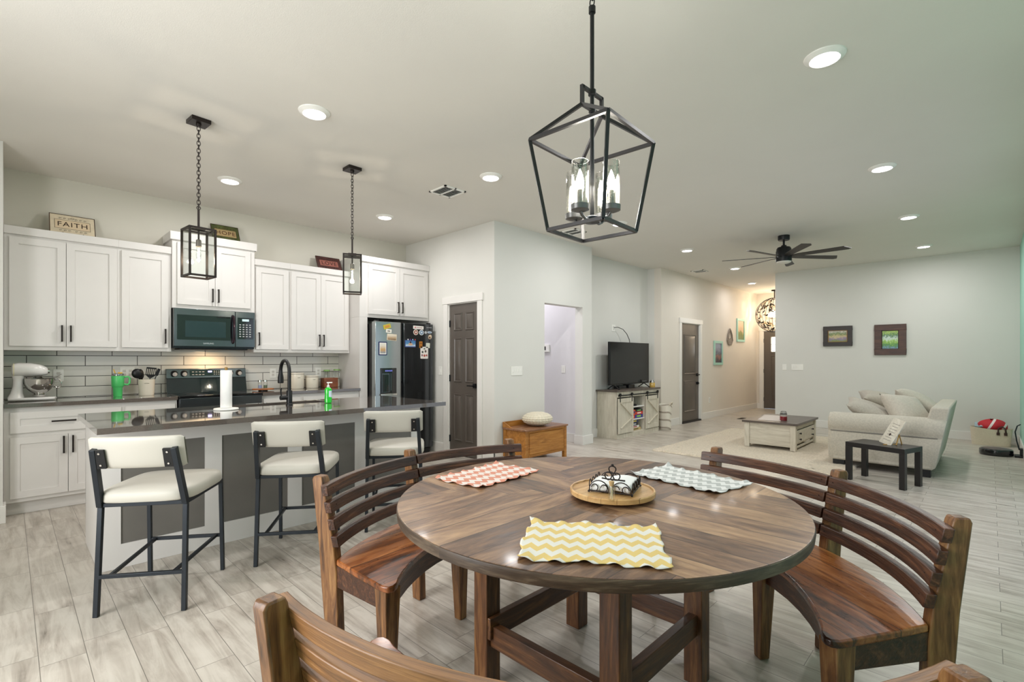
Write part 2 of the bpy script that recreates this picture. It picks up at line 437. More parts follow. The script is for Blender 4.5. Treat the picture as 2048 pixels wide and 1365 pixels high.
m = MB(); m.box(10.85, -.33, 0, 10.97, 3.12, H).box(10.97, 3.0, 0, 14.14, 3.12, H); struct('wall_right', m, WALL)
m = MB(); m.box(14.0, 3.12, 0, 14.14, 3.39, H).box(14.0, 4.32, 0, 14.14, 4.48, H).box(14.0, 3.39, 2.06, 14.14, 4.32, H); struct('wall_far', m, WARMW)
m = MB()
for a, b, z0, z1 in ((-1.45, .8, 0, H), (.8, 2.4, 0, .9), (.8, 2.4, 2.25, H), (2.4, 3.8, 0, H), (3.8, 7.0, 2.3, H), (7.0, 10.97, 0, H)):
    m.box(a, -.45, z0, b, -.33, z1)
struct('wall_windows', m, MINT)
m = MB()
for a, b, z0, z1 in ((-.45, 1.1, 0, H), (1.1, 3.3, 0, .85), (1.1, 3.3, 2.3, H), (3.3, 5.64, 0, H)):
    m.box(-1.57, a, z0, -1.45, b, z1)
struct('wall_back', m, WALL)

def window(nm, x0, x1, z0, z1, y=None, x=None):
    f = MB(); t = .05
    def bx(m, a, b, c, d, e=.06):
        if y is not None: m.box(a, y-.09, c, b, y-.09+e, d)
        else: m.box(x-.09, a, c, x-.09+e, b, d)
    mid = (x0+x1)/2
    for a, b, c, d in ((x0,x1,z0,z0+t),(x0,x1,z1-t,z1),(x0,x0+t,z0+t,z1-t),(x1-t,x1,z0+t,z1-t),(mid-t/2,mid+t/2,z0+t,z1-t)): bx(f, a, b, c, d)
    o = struct(nm, f, TRIM)
    for a, b in ((x0+t, mid-t/2), (mid+t/2, x1-t)):
        p = MB()
        if y is not None: p.box(a, y-.065, z0+t, b, y-.06, z1-t)
        else: p.box(x-.065, a, z0+t, x-.06, b, z1-t)
        obj('pane', p, GLASS, o)
window('added_window_1', .8, 2.4, .9, 2.25, y=-.33)  # windows added out of view behind the camera to let daylight fill in
window('added_window_2', 3.8, 7.0, 0.0, 2.3, y=-.33)
window('added_window_3', 1.1, 3.3, .85, 2.3, x=-1.45)

# baseboards
def base(nm, segs):
    m = MB()
    for a in segs:
        x0, y0, x1, y1 = a
        m.box(x0, y0, 0, x1, y1, .135).box(x0, y0, .135, x1, y1, .14)
    struct(nm, m, TRIM, bevel=.003)
T = .016
base('baseboard_pantry', [(4.25-T, 4.45-T, 4.25, 4.655), (4.25-T, 5.475, 4.25, 5.82)])
base('baseboard_hall', [(4.25-T, 4.45-T, 5.217, 4.45), (6.11-T, 4.45-T, 6.35+T, 4.45), (6.11-T, 4.45, 6.11, 4.6), (6.35, 4.45, 6.35+T, 4.76)])
base('baseboard_passage', [(6.2-T, 4.59, 6.2, 7.0)])
base('baseboard_alcove', [(6.35+T, 4.76-T, 8.66, 4.76), (8.66-T, 4.48-T, 8.66, 4.76)])
base('baseboard_entry', [(8.66, 4.48-T, 9.41, 4.48), (10.49, 4.48-T, 14.0, 4.48)])
base('baseboard_far', [(14.0-T, 4.40, 14.0, 4.48-T), (14.0-T, 3.12, 14.0, 3.30)])
base('baseboard_right', [(10.85-T, -.33, 10.85, 3.12+T), (10.85, 3.12, 14.0, 3.12+T)])
base('baseboard_left', [(-1.45, 5.64-T, -.03+T, 5.64), (-.03, 5.64, -.03+T, 5.80)])
base('baseboard_windows', [(7.0, -.33, 10.85, -.33+T)])

# door casings
def casing(nm, axis, p, a, b, top, cw=.09, hh=.095, oh=.018, th=.018):
    """axis 'x': wall plane x=p seen from -x; axis 'y': plane y=p seen from -y"""
    m = MB()
    for u0, u1, z0, z1, e in ((a-cw, a, 0, top, th), (b, b+cw, 0, top, th), (a-cw-oh, b+cw+oh, top, top+hh, th+.006)):
        if axis == 'x': m.box(p-e, u0, z0, p, u1, z1)
        else: m.box(u0, p-e, z0, u1, p, z1)
    # jambs
    for u0, u1, z0, z1 in ((a, a+.012, 0, top), (b-.012, b, 0, top), (a, b, top-.012, top)):
        if axis == 'x': m.box(p, u0, z0, p+.09, u1, z1)
        else: m.box(u0, p, z0, u1, p+.09, z1)
    return struct(nm, m, TRIM, bevel=.002)
casing('trim_1', 'x', 4.25, 4.757, 5.373, 2.07)
casing('trim_2', 'y', 4.48, 9.512, 10.392, 2.055)
casing('trim_3', 'x', 14.0, 3.39, 4.32, 2.06)

def raised(m, F, u0, u1, z0, z1, d=.008, ins=.03):
    """moulded field: F(u, depth, z) maps to world; depth 0 is the door face, positive out"""
    def P(u, q, z): return F(u, q, z)
    # sunk groove ring then raised field
    r = [(u0,z0),(u1,z0),(u1,z1),(u0,z1)]
    def ins_(k): return [(u0+k,z0+k),(u1-k,z0+k),(u1-k,z1-k),(u0+k,z1-k)]
    lv = [(r, .0005), (ins_(.005), .010), (ins_(.013), .009), (ins_(.022), .0008), (ins_(.022+ins), .011)]
    vs = []; fs = []
    for pts, q in lv: vs += [P(u, q, z) for u, z in pts]
    for i in range(len(lv)-1):
        for k in range(4):
            k2 = (k+1) % 4; fs.append((i*4+k, i*4+k2, i*4+4+k2, i*4+4+k))
    e = (len(lv)-1)*4; fs.append((e, e+1, e+2, e+3))
    m.add(vs, fs)
def door(nm, axis, p, a, b, top, panels, mat):
    m = MB()
    if axis == 'x':
        m.box(p+.02, a+.014, .008, p+.055, b-.014, top-.014); F = lambda u, q, z: (p+.02-q, b-.014-u, z)
    else:
        m.box(a+.014, p+.02, .008, b-.014, p+.055, top-.014); F = lambda u, q, z: (a+.014+u, p+.02-q, z)
    o = struct(nm, m, mat)
    for u0, u1, z0, z1 in panels:
        q = MB(); raised(q, F, u0, u1, z0, z1); obj('panel', q, mat, o, smooth=20)
    return o, F
pan = []
for u0, u1 in ((.09, .26), (.33, .50)):
    pan += [(u0, u1, .20, .84), (u0, u1, 1.0, 1.60), (u0, u1, 1.70, 1.94)]
d1, F = door('door_1', 'x', 4.25, 4.757, 5.373, 2.07, pan, DOOR)
h = MB(); h.box(4.245, 4.80, .93, 4.262, 4.855, .99).cyl((4.25,4.83,.96),(4.215,4.83,.96),.009).box(4.21, 4.825, .952, 4.222, 4.935, .968); obj('handle', h, BLACK, d1)
for z in (.22, 1.05, 1.80):
    h = MB(); h.cyl((4.262,5.366,z-.045),(4.262,5.366,z+.045),.008); h.box(4.258,5.345,z-.045,4.268,5.366,z+.045); obj('hinge', h, GUN, d1)
d2, F = door('door_2', 'y', 4.48, 9.512, 10.392, 2.055, [(.15, .70, .22, .86), (.15, .70, 1.0, 1.82)], DOOR)
h = MB(); h.cyl((10.29,4.50,.98),(10.29,4.47,.98),.03).cyl((10.29,4.47,.98),(10.29,4.44,.98),.01).box(10.17,4.435,.97,10.30,4.447,.99); obj('handle', h, BLACK, d2)
h = MB(); h.cyl((10.29,4.50,.80),(10.29,4.465,.80),.03).cyl((10.29,4.465,.80),(10.29,4.45,.80),.012); obj('deadbolt', h, BLACK, d2)
h = MB(); h.box(9.51,4.44,0,10.39,4.50,.03); obj('threshold', h, BLACK, d2)
d3, F = door('door_3', 'x', 14.0, 3.39, 4.32, 2.06, [(.17, .40, .20, 1.40), (.52, .75, .20, 1.40)], DOOR)
h = MB(); h.box(14.005, 3.52, 1.50, 14.022, 4.13, 1.90); obj('glazing', h, M('door_glass_daylight', 'f2f6f8', .3, 0, 0, emit=1.1), d3)
h = MB()
for y in (3.52, 3.72, 3.92, 4.115): h.box(14.0, y, 1.50, 14.012, y+.015, 1.90)
for z in (1.50, 1.69, 1.885): h.box(14.0, 3.52, z, 14.012, 4.13, z+.015)
obj('muntin', h, WHITE, d3)
h = MB()
for z in (.25, 1.0, 1.8): h.cyl((14.01,4.31,z-.05),(14.01,4.31,z+.05),.009)
obj('hinge', h, GUN, d3)

# backsplash tiling on the kitchen wall
m = MB(); m.box(-.03, 6.400, .93, 3.16, 6.41, 1.40).box(1.18, 6.400, 1.40, 1.97, 6.41, 1.50); struct('trim_4', m, TILE)
m = MB(); m.box(3.161, 5.821, 0, 3.27, 6.399, 1.859); struct('trim_5', m, CAB)

# ================================================================== CEILING LIGHTS
LPOS = [(1.50, 3.40, 'recessed ceiling light above the island between the two lantern pendants'),
 (1.50, 5.28, 'recessed ceiling light near the kitchen cabinets beyond the left lantern pendant'),
 (3.20, 3.40, 'recessed ceiling light between the square vent and the cage chandelier'),
 (3.20, 5.28, 'recessed ceiling light in front of the fridge cabinet, beyond the second pendant'),
 (3.27, .68, 'largest looking recessed ceiling light, nearest the dining table'),
 (5.52, .70, 'second recessed light of the row leading to the wall of two paintings'),
 (7.65, .71, 'recessed ceiling light level with the ceiling fan, right of its blades'),
 (9.80, .73, 'recessed ceiling light closest to the wall with the two paintings'),
 (5.45, 3.40, 'recessed ceiling light seen through the bottom of the cage chandelier'),
 (7.53, 3.45, 'recessed ceiling light left of the ceiling fan, in front of the television alcove'),
 (9.66, 3.48, 'recessed ceiling light near the hallway, just below the fan blades'),
 (11.80, 3.88, 'recessed ceiling light inside the entry hallway before the globe pendant')]
led0 = None
for i, (x, y, lab) in enumerate(LPOS):
    if led0 is None:
        o = led0 = thing('recessed_light', lab, 'ceiling light', (0,0,H-.03), 0, 'recessed ceiling lights')
        r = MB(); r.lathe([(.074,.012),(.077,.008),(.104,.024),(.106,.0299),(.074,.0299)], (0,0,H-.03), 40); obj('trim_ring', r, WHITE, o)
        r = MB(); r.lathe([(.0,.009),(.060,.0095),(.0755,.0125)], (0,0,H-.03), 40); obj('lens', r, EMW, o)
    else:
        o = copy_tree(led0); tag(o, lab, 'ceiling light', 'recessed ceiling lights')
    o.location = (x, y, H-.03)
    a = area('led_light', (x, y, H-.035), .14, 9.5 if x < 10 else 4, (1.0, .98, .97), shape='DISK')
for x, y, s, lab, rz in ((3.17, 4.02, .27, 'louvred ceiling vent between two recessed lights, near the island', 0), (5.37, 4.06, .25, 'dark ceiling vent seen below the cage chandelier', 0), (9.50, 4.10, .25, 'dark square ceiling vent above the brown garage door', 0)):
    t = thing('ceiling_vent', lab, 'vent', (x, y, H-.012), rz, 'ceiling air vents')
    r = MB()
    for a in ((-s/2,-s/2,s/2,-s/2+.02),(-s/2,s/2-.02,s/2,s/2),(-s/2,-s/2,-s/2+.02,s/2),(s/2-.02,-s/2,s/2,s/2),(-.008,-s/2,.008,s/2)): r.box(x+a[0], y+a[1], H-.012, x+a[2], y+a[3], H-.001)
    obj('vent_frame', r, WHITE, t)
    r = MB()
    for k in range(9):
        yy = y-s/2+.03+k*(s-.06)/8; r.hexa([(x-s/2+.02,yy-.006,H-.012),(x+s/2-.02,yy-.006,H-.012),(x+s/2-.02,yy-.004,H-.012),(x-s/2+.02,yy-.004,H-.012)], [(x-s/2+.02,yy+.006,H-.002),(x+s/2-.02,yy+.006,H-.002),(x+s/2-.02,yy+.008,H-.002),(x-s/2+.02,yy+.008,H-.002)])
    obj('louvres', r, WHITE, t)
    r = MB(); r.box(x-s/2+.02, y-s/2+.02, H-.003, x+s/2-.02, y+s/2-.02, H-.001); obj('duct_mouth', r, BLACK, t)

# ------------------------------------------------------------------ ceiling fan
fx, fy = 7.62, 2.08
t = thing('ceiling_fan', 'black ceiling fan with seven slim blades and a round light', 'ceiling fan', (fx, fy, 2.66))
r = MB(); r.lathe([(.07,2.985),(.075,3.0),(.075,3.049)], (fx,fy,0), 32); obj('canopy', r, BLACK, t)
r = MB(); r.cyl((fx,fy,2.88),(fx,fy,2.99),.014); r.lathe([(.035,2.88),(.035,2.91),(.02,2.92)], (fx,fy,0)); obj('downrod', r, BLACK, t)
r = MB(); r.lathe([(.098,2.685),(.1,2.69),(.1,2.83),(.094,2.84),(.094,2.862),(.08,2.885),(.03,2.89)], (fx,fy,0), 40); obj('motor', r, BLACK, t)
r = MB(); r.lathe([(.0,2.655),(.06,2.660),(.088,2.672),(.094,2.686)], (fx,fy,0), 32); obj('light_lens', r, M('frosted_lens','d8d6cf',.5), t)
for k in range(7):
    th = math.radians(3.5+k*51.43)-math.radians(45.75)
    mt = Matrix.Translation((fx,fy,2.755)) @ Matrix.Rotation(th,4,'Z') @ Matrix.Rotation(math.radians(-11),4,'X')
    r = MB(); pl = [(.09,-.022),(.2,-.05),(.74,-.062),(.80,.03),(.76,.055),(.2,.042),(.09,.022)]
    r.prism(pl, -.004, .004, mt); obj('blade', r, M('fan_blade','2c2927',.5) if k == 0 else bpy.data.materials['fan_blade'], t)

# ------------------------------------------------------------------ cage chandelier above the table
cx, cy = 1.658, 1.160
t = thing('cage_chandelier', 'black open cage chandelier with four glass candle lights above the table', 'chandelier', (cx, cy, 1.83))
A0 = math.radians(47.7)
def ring(R, z): return [Vector((cx+R*math.cos(A0+k*PI/2), cy+R*math.sin(A0+k*PI/2), z)) for k in range(4)]
U = ring(.255, 2.197); L = ring(.182, 1.834); bw = .013
r = MB()
for k in range(4):
    r.bar(U[k], U[(k+1)%4], bw); r.bar(L[k], L[(k+1)%4], bw); r.bar(U[k], L[k], bw)
A = Vector((cx-.068, cy, 2.325)); B = Vector((cx+.068, cy, 2.325))
for k, e in ((0,B),(1,A),(2,A),(3,B)): r.bar(U[k], e, bw)
r.bar(A, B, bw, up=(0,1,0)); A2 = A+Vector((0,0,.07)); B2 = B+Vector((0,0,.07)); r.bar(A, A2+Vector((0,0,.006)), bw); r.bar(B, B2+Vector((0,0,.006)), bw); r.bar(A2, B2, bw, up=(0,1,0))
obj('cage', r, M('cage_black','1c1b1c',.35,.2,.05), t)
r = MB(); r.cyl((cx,cy,1.87),(cx,cy,2.735),.0085); r.lathe([(.0,2.38),(.016,2.385),(.016,2.405),(.01,2.41)],(cx,cy,0)); r.lathe([(.014,2.315),(.014,2.335)],(cx,cy,0)); r.lathe([(.014,2.72),(.014,2.745),(.006,2.75)],(cx,cy,0)); obj('stem', r, BLACK, t)
def chain(m, x, y, z0, z1, lw=.011, ll=.034, wr=.0026):
    n = max(1, round((z1-z0)/(ll*.78))); st = (z1-z0)/n
    for i in range(n):
        c = z0+st*(i+.5); pts = []
        for k in range(12):
            a = 2*PI*k/12; u = math.cos(a)*lw; v = math.sin(a)*ll/2*1.12
            pts.append((x+(u if i % 2 else 0), y+(0 if i % 2 else u), c+v))
        m.tube(pts, wr, 6, True)
r = MB(); chain(r, cx, cy, 2.75, 3.02); obj('chain', r, BLACK, t)
r = MB(); r.lathe([(.02,3.01),(.055,3.02),(.062,3.035),(.062,3.049)],(cx,cy,0),32); obj('canopy', r, BLACK, t)
r = MB(); r.lathe([(.0,1.862),(.03,1.866),(.032,1.885),(.012,1.895)],(cx,cy,0)); obj('hub', r, GUN, t)
lm = M('chandelier_cup','6c6c6b',.35,.7)
for k in range(4):
    a = A0-PI/4+k*PI/2; dx, dy = math.cos(a), math.sin(a); px, py = cx+dx*.088, cy+dy*.088
    r = MB(); r.tube([(cx+dx*.02,cy+dy*.02,1.876),(cx+dx*.05,cy+dy*.05,1.872),(cx+dx*.075,cy+dy*.075,1.882),(px,py,1.897)], .006); arm = obj('arm', r, lm, t)
    r = MB(); r.lathe([(.0,1.892),(.02,1.892),(.036,1.898),(.037,1.918),(.03,1.920)],(px,py,0),24); obj('cup', r, lm, arm)
    r = MB(); r.lathe([(.033,1.918),(.033,2.09),(.031,2.09),(.031,1.92)],(px,py,0),28,cap=False); obj('glass_shade', r, SEED, arm)
    r = MB(); r.lathe([(.011,1.918),(.011,1.975),(.009,1.978)],(px,py,0),16); obj('candle_sleeve', r, M('candle_sleeve','8f8d88',.5) if k == 0 else bpy.data.materials['candle_sleeve'], arm)
    r = MB(); r.lathe([(.007,1.978),(.015,1.995),(.0165,2.008),(.012,2.03),(.005,2.05),(.001,2.06)],(px,py,0),16); obj('bulb', r, BULB, arm)
l = bpy.data.lights.new('chandelier_light', 'POINT'); l.energy = 9; l.color = (1, .96, .88); l.shadow_soft_size = .08
o = bpy.data.objects.new('chandelier_light', l); o.location = (cx, cy, 2.02); C.objects.link(o)

# ------------------------------------------------------------------ lantern pendants
def pendant(px, py, rot, lab, s, crot):
    t = thing('lantern_pendant', lab, 'pendant light', (px, py, 1.90), 0, 'lantern pendants over the island')
    r = MB(); R = Matrix.Translation((px,py,0)) @ Matrix.Rotation(crot,4,'Z'); r.box(-.062,-.062,3.02,.062,.062,3.049,R); r.lathe([(.014,3.0),(.018,3.02)],(px,py,0)); obj('canopy', r, BRONZE, t, .002)
    r = MB(); chain(r, px, py, 2.41, 3.0); obj('chain', r, BRONZE, t)
    r = MB(); r.cyl((px,py,2.26),(px,py,2.40),.0075); r.tube([(px+.012*math.cos(k*PI/5),py,2.41+.012*math.sin(k*PI/5)) for k in range(10)],.003,6,True); r.cyl((px,py,2.17),(px,py,2.26),.006); obj('rod', r, BRONZE, t)
    R = Matrix.Translation((px,py,0)) @ Matrix.Rotation(rot,4,'Z'); h = s/2; q = .0065
    r = MB()
    for sx in (-1,1):
        for sy in (-1,1): r.box(sx*h-q, sy*h-q, 1.905, sx*h+q, sy*h+q, 2.255, R)
    for z in (1.905, 2.242):
        for sg in (-1,1):
            r.box(-h, sg*h-q, z, h, sg*h+q, z+.013, R); r.box(sg*h-q, -h, z, sg*h+q, h, z+.013, R)
    r.box(-h, -.010, 2.242, h, .010, 2.252, R); r.box(-.035,-.035,2.250,.035,.035,2.268,R)
    obj('lantern_frame', r, BRONZE, t)
    for k in range(4):
        Rk = R @ Matrix.Rotation(k*PI/2,4,'Z'); r = MB(); r.box(-h+q, h-.0015, 1.918, h-q, h+.0015, 2.242, Rk); obj('glass_pane', r, GLASS, t)
    r = MB(); r.lathe([(.01,2.18),(.017,2.175),(.018,2.13),(.018,2.128)],(px,py,0),18); obj('socket', r, M('pendant_socket','77706a',.4,.5) if 'pendant_socket' not in bpy.data.materials else bpy.data.materials['pendant_socket'], t)
    r = MB(); r.lathe([(.002,2.015),(.012,2.03),(.017,2.07),(.014,2.11),(.012,2.128)],(px,py,0),18); b = obj('bulb', r, GLASS, t)
    r = MB(); r.tube([(px+.005*math.cos(k*1.9),py+.005*math.sin(k*1.9),2.115-k*.0065) for k in range(13)], .0028, 6); obj('filament', r, FIL, b)
    l = bpy.data.lights.new('pendant_light', 'POINT'); l.energy = 5; l.color = (1, .85, .66); l.shadow_soft_size = .02
    o = bpy.data.objects.new('pendant_light', l); o.location = (px, py, 2.04); C.objects.link(o)
pendant(.965, 4.12, math.radians(5), 'glass box lantern pendant over the near end of the island', .163, math.radians(5))
pendant(2.18, 4.15, math.radians(-27), 'glass box lantern pendant over the fridge end of the island', .15, 0)

# ------------------------------------------------------------------ globe in the entry
gx, gy, gz, gr = 13.4, 3.87, 2.42, .43
t = thing('globe_pendant', 'round openwork leaf globe pendant light glowing in the entry hallway', 'pendant light', (gx, gy, 2.0))
r = MB(); r.lathe([(.07,3.02),(.07,3.049)],(gx,gy,0)); r.cyl((gx,gy,gz+gr),(gx,gy,3.03),.012); obj('rod', r, BRONZE, t)
r = MB()
for k in range(8):
    a = k*PI/8
    r.tube([(gx+gr*math.cos(a)*math.cos(u), gy+gr*math.sin(a)*math.cos(u), gz+gr*math.sin(u)) for u in [2*PI*i/32 for i in range(32)]], .006, 5, True)
obj('globe_frame', r, BRONZE, t)
r = MB()
for k in range(110):
    u = math.asin(random.uniform(-.95,.95)); a = random.uniform(0,2*PI); nrm = Vector((math.cos(u)*math.cos(a), math.cos(u)*math.sin(a), math.sin(u)))
    q = nrm.to_track_quat('Z','Y').to_matrix().to_4x4() @ Matrix.Rotation(random.uniform(0,PI),4,'Z'); q.translation = Vector((gx,gy,gz))+nrm*gr
    r.prism([(-.05,0),(-.02,.017),(.02,.015),(.05,0),(.02,-.015),(-.02,-.017)], -.002, .002, q)
obj('leaves', r, BRONZE, t)
r = MB()
for k in range(90):
    u = math.asin(random.uniform(-.95,.95)); a = random.uniform(0,2*PI); nrm = Vector((math.cos(u)*math.cos(a), math.cos(u)*math.sin(a), math.sin(u)))
    q = nrm.to_track_quat('Z','Y').to_matrix().to_4x4() @ Matrix.Rotation(random.uniform(0,PI),4,'Z'); q.translation = Vector((gx,gy,gz))+nrm*gr*.96
    r.prism([(-.055,0),(-.02,.02),(.02,.02),(.055,0),(.02,-.02),(-.02,-.02)], -.002, .002, q)
obj('glow_leaves', r, glass('glow_leaf_glass','fff6e4',1.2,.15), t)  # cream inner leaves added for the glow of the lit globe
r = MB()
for k in range(4):
    a = k*PI/2+.4; r.ball((gx+.1*math.cos(a), gy+.1*math.sin(a), gz), .05)
obj('bulb', r, M('warm_globe_bulb','ffffff',.5,0,0,emit=14,ec='ffdfa8'), t)
l = bpy.data.lights.new('globe_light', 'POINT'); l.energy = 24; l.color = (1, .84, .66); l.shadow_soft_size = .15
o = bpy.data.objects.new('globe_light', l); o.location = (gx, gy, gz); C.objects.link(o)
# unseen fill lamp added in the passage beyond the opening; light under the microwave
area('passage_fill', (5.5, 5.6, 3.0), .6, 15, (.97, .955, 1.0))
area('hood_light', (1.57, 6.2, 1.40), .12, 1.6, (1.0, .66, .36), sy=.05)

# ================================================================== KITCHEN
def shaker(x0, x1, z0, z1, y, parent, name='door', handle=None, fr=.058, hor=False, mat=None):
    """door with a sunk field on the plane y (front), handle: (x, z0, z1) vertical or (x0, x1, z) horizontal"""
    m = MB(); t = .019
    m.box(x0, y-t, z0, x0+fr, y, z1).box(x1-fr, y-t, z0, x1, y, z1).box(x0+fr, y-t, z0, x1-fr, y, z0+fr).box(x0+fr, y-t, z1-fr, x1-fr, y, z1)
    m.box(x0+fr, y-t+.009, z0+fr, x1-fr, y, z1-fr)
    d = obj(name, m, mat or CAB, parent)
    if handle:
        h = MB(); yy = y-t-.028
        if hor:
            a, b, z = handle; h.box(a, yy-.005, z-.0065, b, yy+.005, z+.0065).box(a, yy, z-.004, a+.01, y-t, z+.004).box(b-.01, yy, z-.004, b, y-t, z+.004)
        else:
            x, a, b = handle; h.box(x-.0065, yy-.005, a, x+.0065, yy+.005, b).box(x-.004, yy, a, x+.004, y-t, a+.01).box(x-.004, yy, b-.01, x+.004, y-t, b)
        obj('handle', h, BRONZE, d)
    return d
def wallcab(lab, x0, x1, z0, z1, y, doors, crown=.07, ov=(0,0), cy_=None):
    t = thing('wall_cabinet', lab, 'cabinet', ((x0+x1)/2, y+.15, z0), 0, 'white shaker wall cabinets')
    m = MB(); m.box(x0, y, z0, x1, 6.399, z1); obj('body', m, CAB, t)
    m = MB(); m.box(x0-ov[0], y-.022, z1, x1+ov[1], 6.399, z1+crown); obj('crown_board', m, CAB, t, .002)
    for a, b, c, d, hd in doors: shaker(a, b, c, d, y, t, handle=hd)
    return t
hz = (1.47, 1.62)
Y = 6.085
wallcab('white double wall cabinet above the stand mixer', -.028, .748, 1.39, 2.40, Y, [(.005,.368,1.427,2.378,(.340,*hz)), (.372,.735,1.427,2.378,(.400,*hz))])
wallcab('single-door white wall cabinet just left of the microwave', .748, 1.178, 1.39, 2.40, Y, [(.772,1.150,1.427,2.378,(1.122,*hz))])
wallcab('taller white wall cabinet above the microwave', 1.18, 1.972, 1.845, 2.55, 6.05, [(1.222,1.566,1.885,2.53,(1.540,1.925,2.07)), (1.570,1.925,1.885,2.53,(1.596,1.925,2.07))], .085, (.02,.02))
wallcab('single-door white wall cabinet just right of the microwave', 1.974, 2.380, 1.39, 2.40, Y, [(1.995,2.362,1.427,2.378,(2.022,*hz))])
wallcab('white double wall cabinet above the two cream canisters', 2.380, 3.158, 1.39, 2.40, Y, [(2.395,2.760,1.427,2.378,(2.735,*hz)), (2.764,3.135,1.427,2.378,(2.790,*hz))])
wallcab('deep white double cabinet above the black fridge', 3.16, 4.247, 1.86, 2.58, 5.82, [(3.275,3.745,1.905,2.55,(3.715,1.94,2.09)), (3.749,4.215,1.905,2.55,(3.780,1.94,2.09))], .075)

ZC = .940
def basecab(lab, x0, x1, doors, drawers):
    t = thing('base_cabinet', lab, 'cabinet', ((x0+x1)/2, 6.1, 0), 0, 'white base cabinets under the kitchen counter')
    m = MB(); m.box(x0, 5.835, .11, x1, 6.399, .905); obj('body', m, CAB, t)
    m = MB(); m.box(x0, 5.89, .001, x1, 6.2, .11); obj('toe_kick', m, CAB, t)
    for a, b, c, d, hd in doors: shaker(a, b, c, d, 5.835, t, handle=hd)
    for a, b, c, d, hd in drawers: shaker(a, b, c, d, 5.835, t, 'drawer', hd, hor=True)
    return t
basecab('white base cabinet with wide drawer and two doors below the stand mixer', -.028, .748, [(.010,.366,.145,.655,(.338,.49,.64)), (.370,.735,.145,.655,(.398,.49,.64))], [(.010,.735,.69,.865,(.26,.42,.775))])
basecab('white base cabinet between the stove and the wide-drawer unit', .748, 1.178, [(.765,1.160,.145,.655,(1.13,.49,.64))], [(.765,1.160,.69,.865,(.88,1.04,.775))])
basecab('white base cabinet just right of the stove', 1.974, 2.42, [(1.99,2.405,.145,.655,(2.02,.49,.64))], [(1.99,2.405,.69,.865,(2.12,2.28,.775))])
basecab('white base cabinet below the cream canisters, next to the fridge panel', 2.42, 3.158, [(2.435,2.786,.145,.655,(2.76,.49,.64)), (2.79,3.145,.145,.655,(2.82,.49,.64))], [(2.435,3.145,.69,.865,(2.70,2.86,.775))])
m = MB(); m.box(-.028, 5.79, .905, 1.178, 6.399, ZC); tag(obj('countertop', m, QUARTZ, None, .003), 'dark stone countertop under the stand mixer and green tumbler', 'countertop', 'dark kitchen countertops')
m = MB(); m.box(1.974, 5.79, .905, 3.158, 6.399, ZC); tag(obj('countertop', m, QUARTZ, None, .003), 'dark stone countertop under the cream canisters by the fridge', 'countertop', 'dark kitchen countertops')

# ------------------------------------------------------------------ microwave
t = thing('microwave', 'black stainless microwave mounted over the stove', 'microwave', (1.57, 6.1, 1.42))
m = MB(); m.box(1.185, 6.04, 1.425, 1.965, 6.399, 1.842); obj('body', m, STEELD, t, .004)
m = MB(); m.box(1.185, 6.01, 1.445, 1.760, 6.039, 1.842); dr = obj('door', m, STEEL, t, .004)
m = MB(); m.box(1.215, 6.006, 1.515, 1.725, 6.011, 1.775); obj('window_frame', m, GLOSSB, dr)
m = MB(); m.box(1.285, 6.0045, 1.545, 1.665, 6.0065, 1.715); obj('window_mesh', m, M('microwave_mesh','213437',.18,.1), dr)
m = MB(); m.box(1.762, 6.012, 1.445, 1.965, 6.039, 1.842); cp = obj('control_panel', m, STEEL, t, .004)
m = MB(); m.box(1.785, 6.008, 1.535, 1.945, 6.013, 1.775); obj('keypad_glass', m, GLOSSB, cp)
m = MB(); m.box(1.83, 6.0065, 1.735, 1.90, 6.0085, 1.760); obj('display', m, M('microwave_display','9fb3b5',.4,0,0,emit=.5), cp)
m = MB()
for i in range(4):
    for j in range(6): m.box(1.80+i*.034, 6.0065, 1.56+j*.026, 1.818+i*.034, 6.0085, 1.570+j*.026)
obj('buttons', m, M('button_print','b4b6b8',.5), cp)
m = MB(); m.tube([(1.735,6.012,1.49),(1.735,5.985,1.50),(1.735,5.968,1.56),(1.735,5.963,1.64),(1.735,5.968,1.72),(1.735,5.985,1.78),(1.735,6.012,1.79)], .012, 10); obj('handle', m, M('microwave_handle','4b3b44',.15,.9), t)
text('SAMSUNG', .022, M('silver_print','d5d6d8',.3,.6), t, face_mtx((1.50,6.0093,1.478),(0,-1,0)))
m = MB(); m.box(1.25, 6.06, 1.412, 1.90, 6.30, 1.425); obj('underside', m, BLACK, t)

# ------------------------------------------------------------------ stove
t = thing('stove', 'black stainless electric stove with knobs on its raised back panel', 'stove', (1.576, 6.1, 0))
m = MB(); m.box(1.186, 5.80, .03, 1.966, 6.395, .925); obj('body', m, STEELD, t, .003)
m = MB(); m.box(1.183, 5.775, .925, 1.969, 6.30, .942); obj('cooktop', m, GLOSSB, t, .004)
m = MB()
for x, y, r_ in ((1.38,5.93,.10),(1.77,5.93,.085),(1.38,6.15,.075),(1.77,6.15,.095)): m.lathe([(r_-.003,.9421),(r_,.9425)],(x,y,0),40)
obj('burner_rings', m, M('burner_print','3a3c40',.2), t)
m = MB(); m.box(1.19, 5.765, .16, 1.962, 5.80, .80); dr = obj('oven_door', m, STEEL, t, .004)
m = MB(); m.box(1.27, 5.762, .25, 1.88, 5.767, .66); obj('oven_glass', m, GLOSSB, dr)
m = MB(); m.cyl((1.22,5.725,.745),(1.932,5.725,.745),.012).box(1.24,5.725,.74,1.26,5.768,.75).box(1.89,5.725,.74,1.91,5.768,.75); obj('handle', m, STEEL, dr)
m = MB(); m.box(1.19, 5.78, .81, 1.962, 5.80, .915); obj('front_panel', m, STEEL, t, .003)
